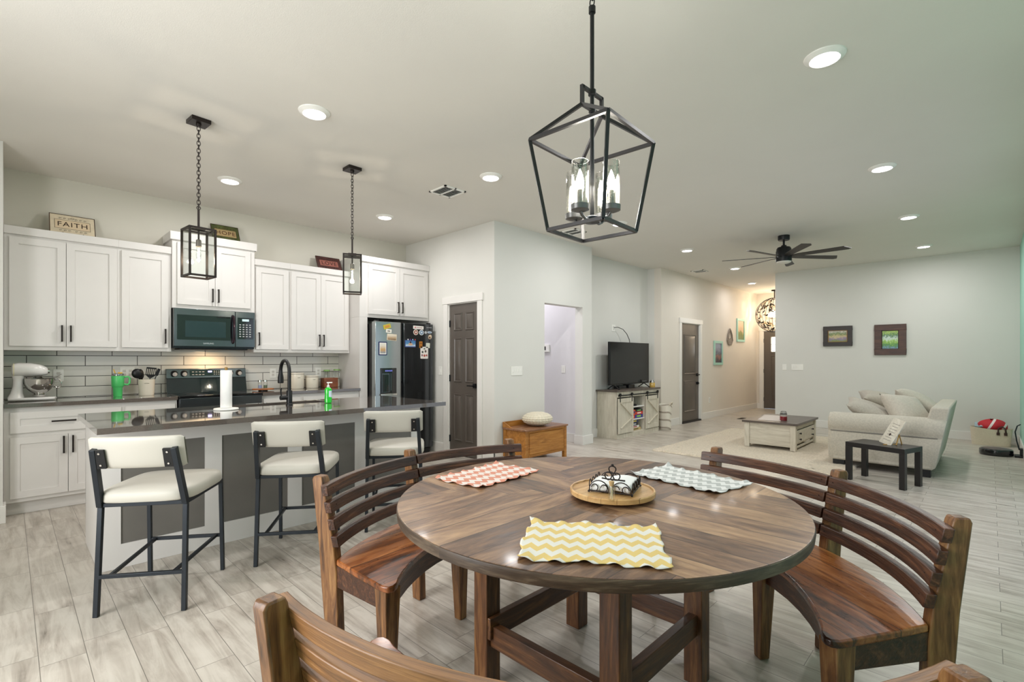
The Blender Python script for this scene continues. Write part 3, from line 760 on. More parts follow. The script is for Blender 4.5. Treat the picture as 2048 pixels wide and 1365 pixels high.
bk = MB(); bk.hexa([(1.183,6.33,1.10),(1.969,6.33,1.10),(1.969,6.398,1.10),(1.183,6.398,1.10)], [(1.183,6.345,1.205),(1.969,6.345,1.205),(1.969,6.398,1.205),(1.183,6.398,1.205)]); bp = obj('back_panel', bk, STEEL, t, .004)
m = MB(); m.hexa([(1.183,6.30,.942),(1.969,6.30,.942),(1.969,6.398,.942),(1.183,6.398,.942)], [(1.183,6.34,1.10),(1.969,6.34,1.10),(1.969,6.398,1.10),(1.183,6.398,1.10)]); obj('splash_glass', m, M('dark_teal_glass','132429',.07,.2,0,coat=.6), t)
m = MB(); m.hexa([(1.40,6.328,1.125),(1.70,6.328,1.125),(1.70,6.345,1.125),(1.40,6.345,1.125)],[(1.40,6.336,1.190),(1.70,6.336,1.190),(1.70,6.35,1.190),(1.40,6.35,1.190)]); obj('display_glass', m, GLOSSB, bp)
m = MB(); m.box(1.575, 6.326, 1.163, 1.612, 6.336, 1.179); obj('clock_digits', m, M('clock_glow','c4bcff',.4,0,0,emit=2.5), bp)
m = MB()
for i in range(4):
    for j in range(2): m.box(1.418+i*.033, 6.322+j*.004, 1.136+j*.030, 1.438+i*.033, 6.334, 1.142+j*.030)
for i in range(3):
    for j in range(3): m.box(1.632+i*.022, 6.322+j*.003, 1.136+j*.018, 1.642+i*.022, 6.334, 1.141+j*.018)
obj('buttons', m, bpy.data.materials['button_print'], bp)
for x in (1.255, 1.345, 1.800, 1.895):
    m = MB(); m.cyl((x,6.340,1.156),(x,6.318,1.150),.033,.031).cyl((x,6.318,1.150),(x,6.302,1.147),.026,.024); k = obj('knob', m, BLACK, bp)
    m = MB(); m.cyl((x,6.3025,1.147),(x,6.299,1.1465),.022); m.box(x-.004,6.290,1.13,x+.004,6.301,1.167); obj('knob_cap', m, M('knob_metal','cfc8c2',.3,.3) if 'knob_metal' not in bpy.data.materials else bpy.data.materials['knob_metal'], k)

# ------------------------------------------------------------------ fridge
t = thing('fridge', 'black stainless side-by-side fridge with magnets and water dispenser', 'fridge', (3.725, 6.0, 0))
m = MB(); m.box(3.285, 5.72, .02, 4.165, 6.395, 1.775).box(3.30, 5.66, .01, 4.15, 5.72, .07); obj('body', m, BLACK, t, .004)
FL = M('fridge_steel_reflection','a0a4a4',.15,.95,.03,2)  # left door: bright reflections put into its paler steel colour
FR = M('fridge_dark_steel','54575a',.13,.92,.03,2)
m = MB(); m.box(3.272, 5.63, .08, 3.655, 5.715, 1.80); dl = obj('door', m, FL, t, .006)
m = MB(); m.box(3.700, 5.63, .08, 4.182, 5.715, 1.80); d2_ = obj('door', m, FR, t, .006)
m = MB(); m.box(3.656, 5.655, .08, 3.699, 5.715, 1.79); obj('handle_recess', m, GLOSSB, t)
for a_ in (3.30, 4.12):
    m = MB(); m.box(a_,5.66,1.80,a_+.04,5.71,1.82); obj('hinge_cover', m, BLACK, t)
m = MB(); m.box(3.345, 5.624, .86, 3.585, 5.631, 1.195); ds = obj('dispenser', m, GLOSSB, dl, .003)
m = MB(); m.box(3.345, 5.605, .835, 3.585, 5.640, .862); obj('drip_tray', m, CHROME, ds, .004)
m = MB(); m.box(3.36,5.618,.88,3.475,5.6245,1.125).box(3.49,5.618,.90,3.50,5.6245,1.125); obj('paddle_frame', m, M('dispenser_trim','5a6264',.2,.8), ds)
m = MB(); m.box(3.370,5.616,.885,3.463,5.619,1.112); obj('dispenser_recess', m, GLOSSB, ds)
m = MB()
for k in range(5): m.box(3.415+k*.022,5.621,1.150,3.428+k*.022,5.6245,1.168)
obj('display_digits', m, M('dispenser_glow','6a6fc4',.4,0,0,emit=.35), ds)
text('SAMSUNG', .02, bpy.data.materials['silver_print'], t, face_mtx((4.115,5.629,1.752),(0,-1,0)))

def magnet(x, z, w, h, c, lab, shape='box', rot=0, ins=None, name='magnet', cat='magnet', extra=None):
    R = Matrix.Translation((x,5.628,z)) @ Matrix.Rotation(rot,4,'Y')
    def rot_(m_):   # map xy polygon to wall plane
        return R @ Matrix.Rotation(PI/2,4,'X')
    m = MB(); W = rot_(0)
    if shape == 'round': m.prism([(w/2*math.cos(a), h/2*math.sin(a)) for a in [2*PI*k/24 for k in range(24)]], -.002, .003, W)
    elif shape == 'bone':
        pl = []
        for cx_, cy_, s_, e_ in ((w/2-.01,h/2-.008,-60,100),(-w/2+.01,h/2-.008,80,240),(-w/2+.01,-h/2+.008,120,280),(w/2-.01,-h/2+.008,-100,60)):
            for k in range(7): a = math.radians(s_+(e_-s_)*k/6); pl.append((cx_+.011*math.cos(a), cy_+.011*math.sin(a)))
        m.prism(pl, -.002, .003, W)
    else: m.prism(rrect(-w/2,-h/2,w/2,h/2,min(w,h)*.08), -.002, .003, W)
    o = obj(name, m, M('magnet_'+c, c, .45, 0, .02), None); 
    bpy.context.view_layer.update()
    tag(o, lab, cat, 'magnets and cards on the fridge doors')
    if ins:
        for ni, (a, b, ww, hh, cc, rd) in enumerate(ins):
            q = MB(); tp_ = .0040+.0005*ni
            if rd: q.prism([(a+ww/2*math.cos(u), b+hh/2*math.sin(u)) for u in [2*PI*k/18 for k in range(18)]], .0025, tp_, W)
            else: q.box(a-ww/2,b-hh/2,.0025,a+ww/2,b+hh/2,tp_,W)
            obj('print', q, cc if not isinstance(cc, str) else M('print_'+cc, cc, .45, 0, .02), o)
    return o
ph1 = art('family_photo', [(.2,'5c4a38'),(.5,'b79a78'),(.8,'e0d6c4')], 14)
ph2 = art('beach_photo', [(.3,'c8d8e4'),(.55,'5a8fb8'),(.75,'4c7cae')], 6)
ph3 = art('portrait_photo', [(.25,'8f97a0'),(.5,'c59b60'),(.8,'dcd8cc')], 10)
magnet(3.444,1.737,.108,.058,'c3b63c','small tilted yellow-green card magnet at the top of the left fridge door','box',-.28,[(0,0,.07,.03,'c98a3a',0)])
magnet(3.468,1.679,.082,.046,'e9e6dc','small white card magnet below the yellow-green one','box',.05,[(.0,0,.04,.012,'55504a',0)])
magnet(3.515,1.599,.144,.087,'d9cdb8','group photo card on the left fridge door','box',.06,[(0,0,.128,.074,ph1,0)],'photo_card','photo')
o_ = magnet(3.381,1.449,.123,.178,'27305e','dark blue photo frame magnet holding a portrait photo','box',0,[(0,0,.098,.150,'e8e6e0',0),(0,0,.078,.125,ph3,0)],'framed_photo','photo')
magnet(3.933,1.745,.170,.04,'ece8e2','white bone-shaped magnet at the top of the right fridge door','bone',.02,[(.01,0,.10,.008,'b0868a',0),(-.055,0,.018,.02,'c03a4a',1)])
magnet(3.890,1.679,.077,.077,'e6ddd2','round magnet with a dark red ring below the bone magnet','round',0,[(0,0,.058,.058,'8a3d30',1),(0,0,.030,.030,'e8e2d8',1)])
magnet(3.984,1.679,.074,.074,'e3e6e8','round magnet with a blue ring below the bone magnet','round',0,[(0,0,.056,.056,'4c6d92',1),(0,0,.030,.030,'d6e2ea',1)])
magnet(4.054,1.682,.038,.038,'b9bcc0','tiny pale round magnet beside the blue-ringed one','round')
magnet(4.120,1.686,.076,.030,'c6d2de','pale blue cloud-like magnet near the top right corner of the fridge','round',0,[(0,.0,.05,.014,'7f97b4',1)])
magnet(4.127,1.623,.055,.066,'d8c2a8','cream and brown oval magnet near the fridge edge','round',.5,[(.0,-.012,.035,.026,'6b4630',1)])
magnet(3.802,1.520,.170,.095,'3a4f8c','blue beach photo card on the right fridge door','box',0,[(0,.004,.156,.076,ph2,0),(0,-.006,.07,.035,'c9a48a',1),(0,.02,.026,.03,'3d2a26',1)],'photo_card','photo')
for k, (c_, nm) in enumerate((('d8d8dc','white'),('5c3b8c','purple'),('8fb4d0','light blue'),('b84a4a','red'))):
    magnet(3.765+k*.038, 1.577, .018, .018, c_, f'tiny {nm} pin magnet above the blue beach photo', 'round')
magnet(3.973,1.510,.05,.092,'b9772c','upright orange tag magnet on the right fridge door','box',0,[(0,.02,.03,.010,'6a431c',0),(0,-.02,.03,.010,'6a431c',0)])
magnet(4.092,1.502,.064,.07,'d7dacb','blank pale green note on the right fridge door','box',.04,None,'note','note')
magnet(4.030,1.400,.125,.165,'efe9e4','white card with red and brown hearts on the right fridge door','box',0,[(-.03,.01,.03,.03,'3f4640',1),(.02,.02,.03,.035,'5a4a44',1),(-.038,-.035,.024,.03,'8b5a64',1),(0,-.04,.03,.034,'b0503c',1),(.036,-.036,.024,.028,'a84a48',1),(0,.055,.03,.02,'6c7a6a',1)],'card','card')

# ------------------------------------------------------------------ island
t = thing('island_cabinet', 'white kitchen island base with four recessed grey panels', 'kitchen island', (1.56, 4.26, 0))
m = MB(); m.box(.384, 3.915, .001, 2.744, 4.62, .68).box(.384,3.915,.68,1.262,4.62,.884).box(2.058,3.915,.68,2.744,4.62,.884).box(1.262,3.915,.68,2.058,4.312,.884); obj('body', m, CAB, t, .002)
m = MB(); PX = [(.492,.952),(1.057,1.513),(1.621,2.075),(2.182,2.645)]
xs = [.384]+[v for p in PX for v in p]+[2.744]
for i in range(0, 10, 2): m.box(xs[i], 3.90, .150, xs[i+1], 3.9148, .770)
m.box(.384,3.90,.001,2.744,3.9148,.150).box(.384,3.90,.770,2.744,3.9148,.884); obj('front_frame', m, CAB, t)
for a, b in PX:
    m = MB(); m.box(a, 3.908, .150, b, 3.9155, .770); obj('panel', m, CABD, t)
m = MB(); m.box(.375, 4.0, .60, .384, 4.05, .68) ; obj('outlet_cover', m, WHITE, t)
tp = MB()   # stone slab with a sink cut-out
tp.box(.345,3.575,.885,2.80,4.33,.920).box(.345,4.33,.885,1.28,4.66,.920).box(2.04,4.33,.885,2.80,4.66,.920).box(1.28,4.60,.885,2.04,4.66,.920)
tag(obj('island_countertop', tp, QUARTZ, None, 0), 'glossy dark stone countertop on the kitchen island', 'countertop')
m = MB(); a, b, c, d = 1.28, 2.04, 4.33, 4.60
m.box(a-.012,c-.012,.70,a,d+.012,.884).box(b,c-.012,.70,b+.012,d+.012,.884).box(a,c-.012,.70,b,c,.884).box(a,d,.70,b,d+.012,.884).box(a-.012,c-.012,.69,b+.012,d+.012,.70)
tag(obj('sink', m, M('sink_composite','3a3733',.35,.2), None), 'dark undermount sink set in the island countertop', 'sink')
t = thing('faucet', 'black gooseneck pull-down faucet on the kitchen island', 'faucet', (1.668, 4.27, .92))
fx_, fy_ = 1.668, 4.27
m = MB(); m.lathe([(.028,.9205),(.028,.93),(.0235,.935),(.0235,1.04),(.021,1.045)],(fx_,fy_,0),24); obj('base', m, BLACK, t)
pts = [(fx_,fy_,1.04),(fx_,fy_,1.17)]+[(fx_, fy_+.095-.095*math.cos(a), 1.205+.095*math.sin(a)) for a in [PI*k/12 for k in range(13)]]
m = MB(); m.tube(pts, .0145, 12); obj('spout', m, BLACK, t)
m = MB(); e = pts[-1]; m.lathe([(.021,-.105),(.0245,-.10),(.024,-.055),(.016,-.01),(.0155,.012)], e, 20); obj('spray_head', m, BLACK, t)
m = MB(); m.cyl((fx_-.02,fy_,.985),(fx_-.075,fy_-.005,.985),.019).tube([(fx_-.062,fy_,.985),(fx_-.07,fy_,1.03),(fx_-.066,fy_,1.065)],.0055,8); obj('handle', m, BLACK, t)

# paper towel
t = thing('paper_towel_holder', 'white paper towel roll standing on a round holder on the island', 'paper towel holder', (1.172, 4.22, .92))
x, y = 1.172, 4.22
m = MB(); m.lathe([(.0,.9205),(.083,.9205),(.086,.926),(.083,.933),(.0,.936)],(x,y,0),40); obj('base', m, WHITE, t)
m = MB(); m.lathe([(.012,.936),(.012,1.225)],(x,y,0),14); obj('rod', m, CHROME, t)
m = MB(); m.lathe([(.0,.0),(.009,.0),(.011,.01),(.010,.022),(.0,.026)],(x,y,1.225),16); obj('finial', m, M('brass_wood','8a6a32',.35,.3), t)
m = MB(); m.lathe([(.0385,.937),(.040,.94),(.040,1.222),(.0385,1.225),(.014,1.225)],(x,y,0),36); obj('towel_roll', m, fabric('paper_towel','efeeec',300,.3,.01), t)
# green soap
t = thing('soap_bottle', 'green liquid soap bottle with white pump on the island', 'soap bottle', (1.985, 4.215, .92))
x, y = 1.985, 4.215
Rt = Matrix.Translation((x,y,0)) @ Matrix.Rotation(-.6,4,'Z')
def sq_lathe(m, prof, R, n=24, p=3):
    vs = []; fs = []
    for rx, ry, z in prof:
        for k in range(n):
            a = 2*PI*k/n; c, s = math.cos(a), math.sin(a); q = (abs(c)**p+abs(s)**p)**(-1/p); vs.append(R @ Vector((rx*c*q, ry*s*q, z)))
    for i in range(len(prof)-1):
        for k in range(n): fs.append((i*n+k, i*n+(k+1)%n, (i+1)*n+(k+1)%n, (i+1)*n+k))
    fs += [tuple(range(n-1,-1,-1)), tuple((len(prof)-1)*n+k for k in range(n))]
    m.add(vs, fs); return m
m = sq_lathe(MB(), [(.024,.017,.921),(.030,.021,.926),(.031,.022,.96),(.028,.019,1.0),(.030,.021,1.035),(.024,.018,1.052),(.011,.011,1.06)], Rt); obj('bottle', m, M('green_soap','17c72c',.12,0,.05,coat=.5), t)
m = sq_lathe(MB(), [(.0305,.0215,.945),(.0300,.0207,.98),(.0290,.0197,1.0),(.0305,.0215,1.03)], Rt); 
bmesh.ops.delete(m.bm, geom=[v for v in m.bm.verts if (Rt.inverted() @ v.co).y < -.2 or (Rt.inverted() @ v.co).x < .004], context='VERTS'); obj('paper_label', m, M('soap_label','cfe3ee',.5), t)
m = MB(); m.lathe([(.011,1.06),(.012,1.063),(.012,1.075),(.005,1.078),(.005,1.10)],(x,y,0),18); m.box(-.012,-.006,1.098,.034,.006,1.107,Rt); obj('pump', m, WHITE, t)

# ------------------------------------------------------------------ counter-top things
t = thing('stand_mixer', 'white stand mixer with a shiny steel bowl at the end of the counter', 'stand mixer', (.17, 6.14, ZC))
WH = M('mixer_enamel','dddbd8',.18,0,.02,coat=.5); y = 6.14
m = MB()
base_pl = [(.0,-.055),(.03,-.075),(.10,-.08),(.24,-.085),(.30,-.06),(.315,0)]; base_pl += [(a,-b) for a,b in reversed(base_pl[:-1])]
R0 = Matrix.Translation((-.005,y,0)); m.prism(base_pl, ZC+.006, ZC+.030, R0); obj('base', m, WH, t, .008)
m = MB()
def loft(m, secs, n=24, p=2.6):     # secs: (centre, half width y, half height, dir axis x/z)
    vs = []; fs = []
    for c, a, b, ax in secs:
        for k in range(n):
            u = 2*PI*k/n; cs, sn = math.cos(u), math.sin(u); q = (abs(cs)**p+abs(sn)**p)**(-1/p)
            vs.append((c[0], c[1]+a*cs*q, c[2]+b*sn*q) if ax == 'x' else (c[0]+b*sn*q, c[1]+a*cs*q, c[2]))
    for i in range(len(secs)-1):
        for k in range(n): fs.append((i*n+k, i*n+(k+1)%n, (i+1)*n+(k+1)%n, (i+1)*n+k))
    fs += [tuple(range(n-1,-1,-1)), tuple((len(secs)-1)*n+k for k in range(n))]
    m.add(vs, fs); return m
loft(m, [((.045,y,ZC+.028),.06,.055,'z'),((.05,y,ZC+.07),.045,.04,'z'),((.058,y,ZC+.13),.036,.033,'z'),((.062,y,ZC+.19),.036,.034,'z'),((.06,y,ZC+.225),.04,.04,'z')]); obj('column', m, WH, t)
m = MB(); loft(m, [((.018,y,ZC+.275),.030,.032,'x'),((.025,y,ZC+.275),.055,.052,'x'),((.06,y,ZC+.278),.064,.060,'x'),((.14,y,ZC+.276),.066,.060,'x'),((.20,y,ZC+.270),.060,.052,'x'),((.235,y,ZC+.264),.045,.040,'x'),((.25,y,ZC+.262),.028,.026,'x')]); hd = obj('motor_head', m, WH, t)
m = MB(); loft(m, [((.249,y,ZC+.262),.022,.020,'x'),((.262,y,ZC+.262),.022,.020,'x')]); obj('hub_cap', m, CHROME, hd)
m = MB(); loft(m, [((.028,y,ZC+.276),.0585,.0555,'x'),((.036,y,ZC+.276),.061,.058,'x')]); obj('trim_band', m, M('mixer_band','ddd6b8',.3), hd)
bx_ = .195
m = MB(); m.lathe([(.04,ZC+.032),(.045,ZC+.05),(.034,ZC+.06),(.058,ZC+.078),(.088,ZC+.11),(.102,ZC+.15),(.106,ZC+.195),(.110,ZC+.198),(.106,ZC+.194),(.095,ZC+.14),(.05,ZC+.085),(.0,ZC+.075)],(bx_,y,0),40); bw_ = obj('bowl', m, CHROME, t)
m = MB(); m.tube([(bx_+.103,y-.01,ZC+.18),(bx_+.13,y-.01,ZC+.185),(bx_+.145,y-.01,ZC+.16),(bx_+.14,y-.01,ZC+.12),(bx_+.12,y-.01,ZC+.105),(bx_+.10,y-.01,ZC+.125)],.006,8); obj('bowl_handle', m, CHROME, bw_)
m = MB(); m.lathe([(.03,ZC+.20),(.034,ZC+.225)],(bx_-.01,y,0),20); m.cyl((bx_-.01,y,ZC+.12),(bx_-.01,y,ZC+.21),.008); obj('beater_shaft', m, CHROME, hd)
m = MB(); m.hexa([(bx_+.05,y-.06,ZC+.20),(bx_+.11,y-.05,ZC+.20),(bx_+.11,y+.05,ZC+.20),(bx_+.05,y+.06,ZC+.20)],[(bx_+.07,y-.07,ZC+.202),(bx_+.15,y-.055,ZC+.235),(bx_+.15,y+.055,ZC+.235),(bx_+.07,y+.07,ZC+.202)]); obj('pouring_shield', m, GLASS, t)

t = thing('tumbler', 'bright green handled tumbler with straw on the counter', 'tumbler', (.757, 6.2, ZC))
x, y = .757, 6.2; G = M('green_enamel','4fc06a',.35)
m = MB(); m.lathe([(.0,ZC+.0005),(.035,ZC+.0005),(.037,ZC+.01),(.039,ZC+.085),(.047,ZC+.10),(.050,ZC+.105),(.052,ZC+.20),(.050,ZC+.205)],(x,y,0),32); obj('body', m, G, t)
m = MB(); m.tube([(x+.050,y,ZC+.192),(x+.085,y,ZC+.195),(x+.095,y,ZC+.18),(x+.093,y,ZC+.13),(x+.080,y,ZC+.115),(x+.048,y,ZC+.12)],.0095,8); obj('handle', m, G, t)
m = MB(); m.lathe([(.048,ZC+.205),(.049,ZC+.222),(.044,ZC+.228),(.0,ZC+.23)],(x,y,0),32); obj('lid', m, glass('tumbler_lid','dfe2e4',.5,.1), t)
m = MB(); m.cyl((x-.02,y-.01,ZC+.23),(x-.034,y-.01,ZC+.27),.004); m.box(x+.0,y-.02,ZC+.228,x+.035,y-.005,ZC+.24); obj('straw', m, M('yellow_straw','e3b32c',.5), t)

def mark_(m, R, w_):      # tiny illegible oval stamp with a line through it
    m.tube([R @ Vector((w_/2*math.cos(u), .003*math.sin(u), .001)) for u in [2*PI*k/20 for k in range(20)]], .0007, 4, True)
    for k in range(6): m.box(-w_*.36+k*w_*.13, -.0012, .0, -w_*.36+k*w_*.13+w_*.08, .0014, .0012, R)
t = thing('utensil_crock', 'cream ceramic crock beside the stove, filled with black utensils', 'crock', (.990, 6.2, ZC))
x, y = .990, 6.2; CR = M('cream_ceramic','e4dccb',.3,0,.02,coat=.3)
m = MB(); m.lathe([(.0,ZC+.0005),(.060,ZC+.0005),(.064,ZC+.01),(.070,ZC+.16),(.072,ZC+.165),(.066,ZC+.165),(.060,ZC+.02),(.0,ZC+.02)],(x,y,0),36); obj('body', m, CR, t)
m = MB(); mark_(m, face_mtx((x-.010,y-.0672,ZC+.125),(-.16,-1,0)), .042); obj('maker_mark', m, M('grey_print','8b8478',.6), t)
def uten(nm, lab, dx, dy, z1, head):
    t = thing(nm, lab, 'utensil', (x+dx*.3, y+dy*.3, ZC+.02), 0, 'black utensils in the crock')
    b = Vector((x+dx*.25, y+dy*.25, ZC+.025)); e = Vector((x+dx, y+dy, z1)); m = MB(); m.tube([b, e], .0045, 6); obj('handle', m, BLACK, t)
    m = MB(); d = (e-b).normalized(); xa = (Vector((1,0,0))-d*d.x).normalized(); q = Matrix((xa, d.cross(xa), d)).transposed().to_4x4(); q.translation = e
    head(m, q); obj('head', m, BLACK, t)
uten('ladle','black ladle leaning left out of the crock',-.080,-.02,ZC+.215, lambda m,q: m.ball((0,0,.01),.050,sx=.95,sy=.55,sz=1.0,mat=q))
def whisk(m, q):
    for k in range(4):
        a = PI*k/4; m.tube([q @ Vector((.022*math.sin(u)*math.cos(a), .022*math.sin(u)*math.sin(a), .045-.045*math.cos(u))) for u in [PI*i/8 for i in range(9)]]+[q @ Vector((-.022*math.sin(u)*math.cos(a), -.022*math.sin(u)*math.sin(a), .045-.045*math.cos(u))) for u in [PI-PI*i/8 for i in range(1,9)]], .0018, 5)
uten('whisk','black whisk in the crock between the ladle and the slotted turner',-.035,.02,ZC+.18, whisk)
uten('pasta_spoon','black pasta spoon behind the whisk in the crock',-.055,-.01,ZC+.205, lambda m,q: m.ball((0,0,.0),.036,sx=.85,sy=.4,sz=1.15,mat=q))
def turner(m, q):
    for k in range(6): m.box(-.043+k*.0158,-.002,.004,-.036+k*.0158,.002,.075,q)
    m.box(-.043,-.002,.070,.043,.002,.086,q).prism([(-.043,.006),(-.012,-.022),(.012,-.022),(.043,.006),(.043,.012),(-.043,.012)],-.002,.002,q @ Matrix.Rotation(PI/2,4,'X'))
uten('slotted_turner','black slotted turner standing upright in the crock',.030,-.01,ZC+.20, turner)
uten('spatula','narrow black spatula leaning right out of the crock',.080,-.01,ZC+.20, lambda m,q: m.box(-.013,-.004,0,.013,.004,.075,q))

def canister(x, r, h, lab):
    t = thing('canister', lab, 'canister', (x, 6.24, ZC), 0, 'cream ceramic canisters'); y = 6.24
    m = MB(); m.lathe([(.0,ZC+.0005),(r-.006,ZC+.0005),(r,ZC+.01),(r,ZC+h-.012),(r-.004,ZC+h-.008)],(x,y,0),40); obj('body', m, CR, t)
    m = MB(); m.lathe([(.0,ZC+h-.008),(r+.003,ZC+h-.008),(r+.003,ZC+h+.002),(r-.01,ZC+h+.006),(.0,ZC+h+.008)],(x,y,0),40); obj('lid', m, CR, t)
    m = MB(); mark_(m, face_mtx((x-.005,y-r-.0002,ZC+h*.72),(-.055,-1,0)), r*.42); obj('maker_mark', m, bpy.data.materials['grey_print'], t)
    m = MB(); m.lathe([(r-.001,ZC+h-.014),(r+.0012,ZC+h-.013),(r+.0012,ZC+h-.008),(r-.001,ZC+h-.007)],(x,y,0),40); obj('seal', m, M('canister_seal','5e554a',.6) if 'canister_seal' not in bpy.data.materials else bpy.data.materials['canister_seal'], t)
canister(2.525, .088, .195, 'larger cream ceramic canister with lid beside the faucet')
canister(2.722, .078, .155, 'smaller cream ceramic canister with lid next to the wooden box')
m = MB(); m.box(2.865,6.19,ZC+.0005,3.050,6.31,ZC+.125); o = obj('wooden_box', m, wood('box_wood','4a2413','7c4426','a3653c','x',.35), None, .004); tag(o, 'dark wooden recipe box at the end of the counter', 'box')
t = thing('glass_jar', 'clear glass jar with green lid standing behind the wooden box', 'jar', (2.97, 6.35, ZC))
m = MB(); m.lathe([(.0,ZC+.001),(.036,ZC+.001),(.038,ZC+.20),(.034,ZC+.21)],(2.97,6.35,0),28); obj('body', m, GLASS, t)
m = MB(); m.lathe([(.0,ZC+.21),(.039,ZC+.21),(.039,ZC+.228),(.0,ZC+.23)],(2.97,6.35,0),28); obj('lid', m, M('green_lid','8fc06a',.4), t)
t = thing('glass_jar', 'taller clear jar with green band next to the fridge panel', 'jar', (3.095, 6.32, ZC))
m = MB(); m.lathe([(.0,ZC+.001),(.040,ZC+.001),(.042,ZC+.215),(.038,ZC+.22)],(3.095,6.32,0),28); obj('body', m, GLASS, t)
m = MB(); m.lathe([(.0,ZC+.22),(.043,ZC+.22),(.043,ZC+.235),(.0,ZC+.236)],(3.095,6.32,0),28); obj('lid', m, bpy.data.materials['green_lid'], t)
m = MB(); m.lathe([(.0,ZC+.003),(.037,ZC+.003),(.037,ZC+.10),(.0,ZC+.105)],(3.095,6.32,0),20); obj('pasta_filling', m, M('jar_filling','dcd6c8',.8,0,.1,60), t)
t = thing('cutting_board', 'round-ended wooden board on the counter right of the stove', 'cutting board', (2.08, 6.10, ZC))
m = MB(); m.prism([(1.99+.0*k,0) for k in ()] or rrect(1.975,6.03,2.20,6.19,.06,6), ZC+.012, ZC+.028); obj('board', m, CUTB, t, .003)
m = MB(); m.lathe([(.05,ZC+.0005),(.05,ZC+.012)],(2.085,6.11,0)); obj('base', m, BLACK, t)
for x, c_, lab in ((2.055,'8fa0c4','small glass shaker with blue label on the wooden board'),(2.115,'5c6d54','small glass shaker with green label on the wooden board')):
    t = thing('shaker', lab, 'shaker', (x,6.12,ZC+.028), 0, 'shakers on the wooden board')
    m = MB(); m.lathe([(.0,ZC+.0285),(.020,ZC+.0285),(.022,ZC+.035),(.021,ZC+.10),(.018,ZC+.105)],(x,6.12,0),20); obj('body', m, GLASS, t)
    m = MB(); m.lathe([(.0,ZC+.031),(.0195,ZC+.031),(.0195,ZC+.065),(.0,ZC+.066)],(x,6.12,0),20); obj('contents', m, M('shaker_'+c_, c_, .7), t)
    m = MB(); m.lathe([(.0,ZC+.105),(.021,ZC+.105),(.021,ZC+.125),(.0,ZC+.13)],(x,6.12,0),20); obj('cap', m, CHROME, t)

# ------------------------------------------------------------------ word signs on the cabinets
def sign(x, y, z, w, h, c, band, word, ink, lab, tilt=-.48, rz=0, txt=.075):
    t = thing('word_sign', lab, 'sign', (x,y,z), 0, 'word signs on top of the wall cabinets')
    R = Matrix.Translation((x,y,z+.012)) @ Matrix.Rotation(rz,4,'Z') @ Matrix.Rotation(PI/2+tilt,4,'X')
    m = MB(); m.prism(rrect(-w/2,0,w/2,h,.006), -.006, .006, R); obj('plaque', m, c, t)
    e = MB()
    for a in ((-w/2,0,w/2,.006),(-w/2,h-.006,w/2,h),(-w/2,.006,-w/2+.006,h-.006),(w/2-.006,.006,w/2,h-.006)): e.box(a[0],a[1],.0055,a[2],a[3],.0072,R)
    obj('edge_border', e, M('sign_edge','3a2418',.6) if 'sign_edge' not in bpy.data.materials else bpy.data.materials['sign_edge'], t)
    q = MB(); q.prism(rrect(-w*.38,h*.30,w*.38,h*.72,.004), .0056, .0068, R); obj('name_band', q, band, t)
    text(word, txt, ink, t, R @ Matrix.Translation((0,h*.505,.0072)), sp=1.15)
    s = MB()
    for sx in (-1,1):
        for k in range(3):
            for yy in (h*.80, h*.20):
                cxs = sx*(.025+k*.032); s.tube([R @ Vector((cxs+.011*math.cos(u)*(1-u/9), yy+(.011-.0015*k)*math.sin(u)*(1-u/9), .0068)) for u in [i*.6 for i in range(11)]], .0012, 4)
    s.tube([R @ Vector((.012*math.cos(u), h*.84+.008*math.sin(u), .0068)) for u in [i*.6 for i in range(11)]], .0016, 4, True)
    for a in ((-w*.39,h*.29,w*.39,h*.30),(-w*.39,h*.72,w*.39,h*.73),(-w*.39,h*.3,-w*.383,h*.72),(w*.383,h*.3,w*.39,h*.72)): s.box(a[0],a[1],.0064,a[2],a[3],.0072,R)
    obj('scroll_ornament', s, ink, t)
    b = MB()
    for sx in (-.22,.22): b.tube([R @ Vector((sx*w,.004,.014)), R @ Vector((sx*w,-.008,.014)), R @ Vector((sx*w,-.012,-.03)), R @ Vector((sx*w*.6,h*.6,-.05 if tilt else -.03))], .004, 6); b.tube([R @ Vector((sx*w,-.006,.014)), R @ Vector((sx*w,.014,.020))], .0045, 6)
    obj('easel', b, BRONZE, t)
INK = M('dark_ink','2e1e18',.6)
sign(.43, 6.24, 2.47, .33, .235, M('parchment','d6c8ae',.6,0,.1,14), M('parchment_band','d8c3a4',.6), 'FAITH', INK, 'cream plaque reading FAITH on a small easel above the left cabinets', txt=.074)
sign(1.735, 6.22, 2.635, .285, .225, M('olive_plaque','4a5228',.55,0,.4,12), M('tan_band','a08a60',.6), 'HOPE', M('red_ink','4a1c10',.6), 'green plaque reading HOPE on top of the tall microwave cabinet', txt=.072)
sign(2.97, 6.24, 2.47, .33, .21, M('maroon_plaque','43201b',.5,0,.3,12), M('rose_band','8f5549',.6), 'LOVE', M('maroon_ink','30100e',.6), 'dark red plaque reading LOVE, partly behind the second lantern pendant', txt=.078)

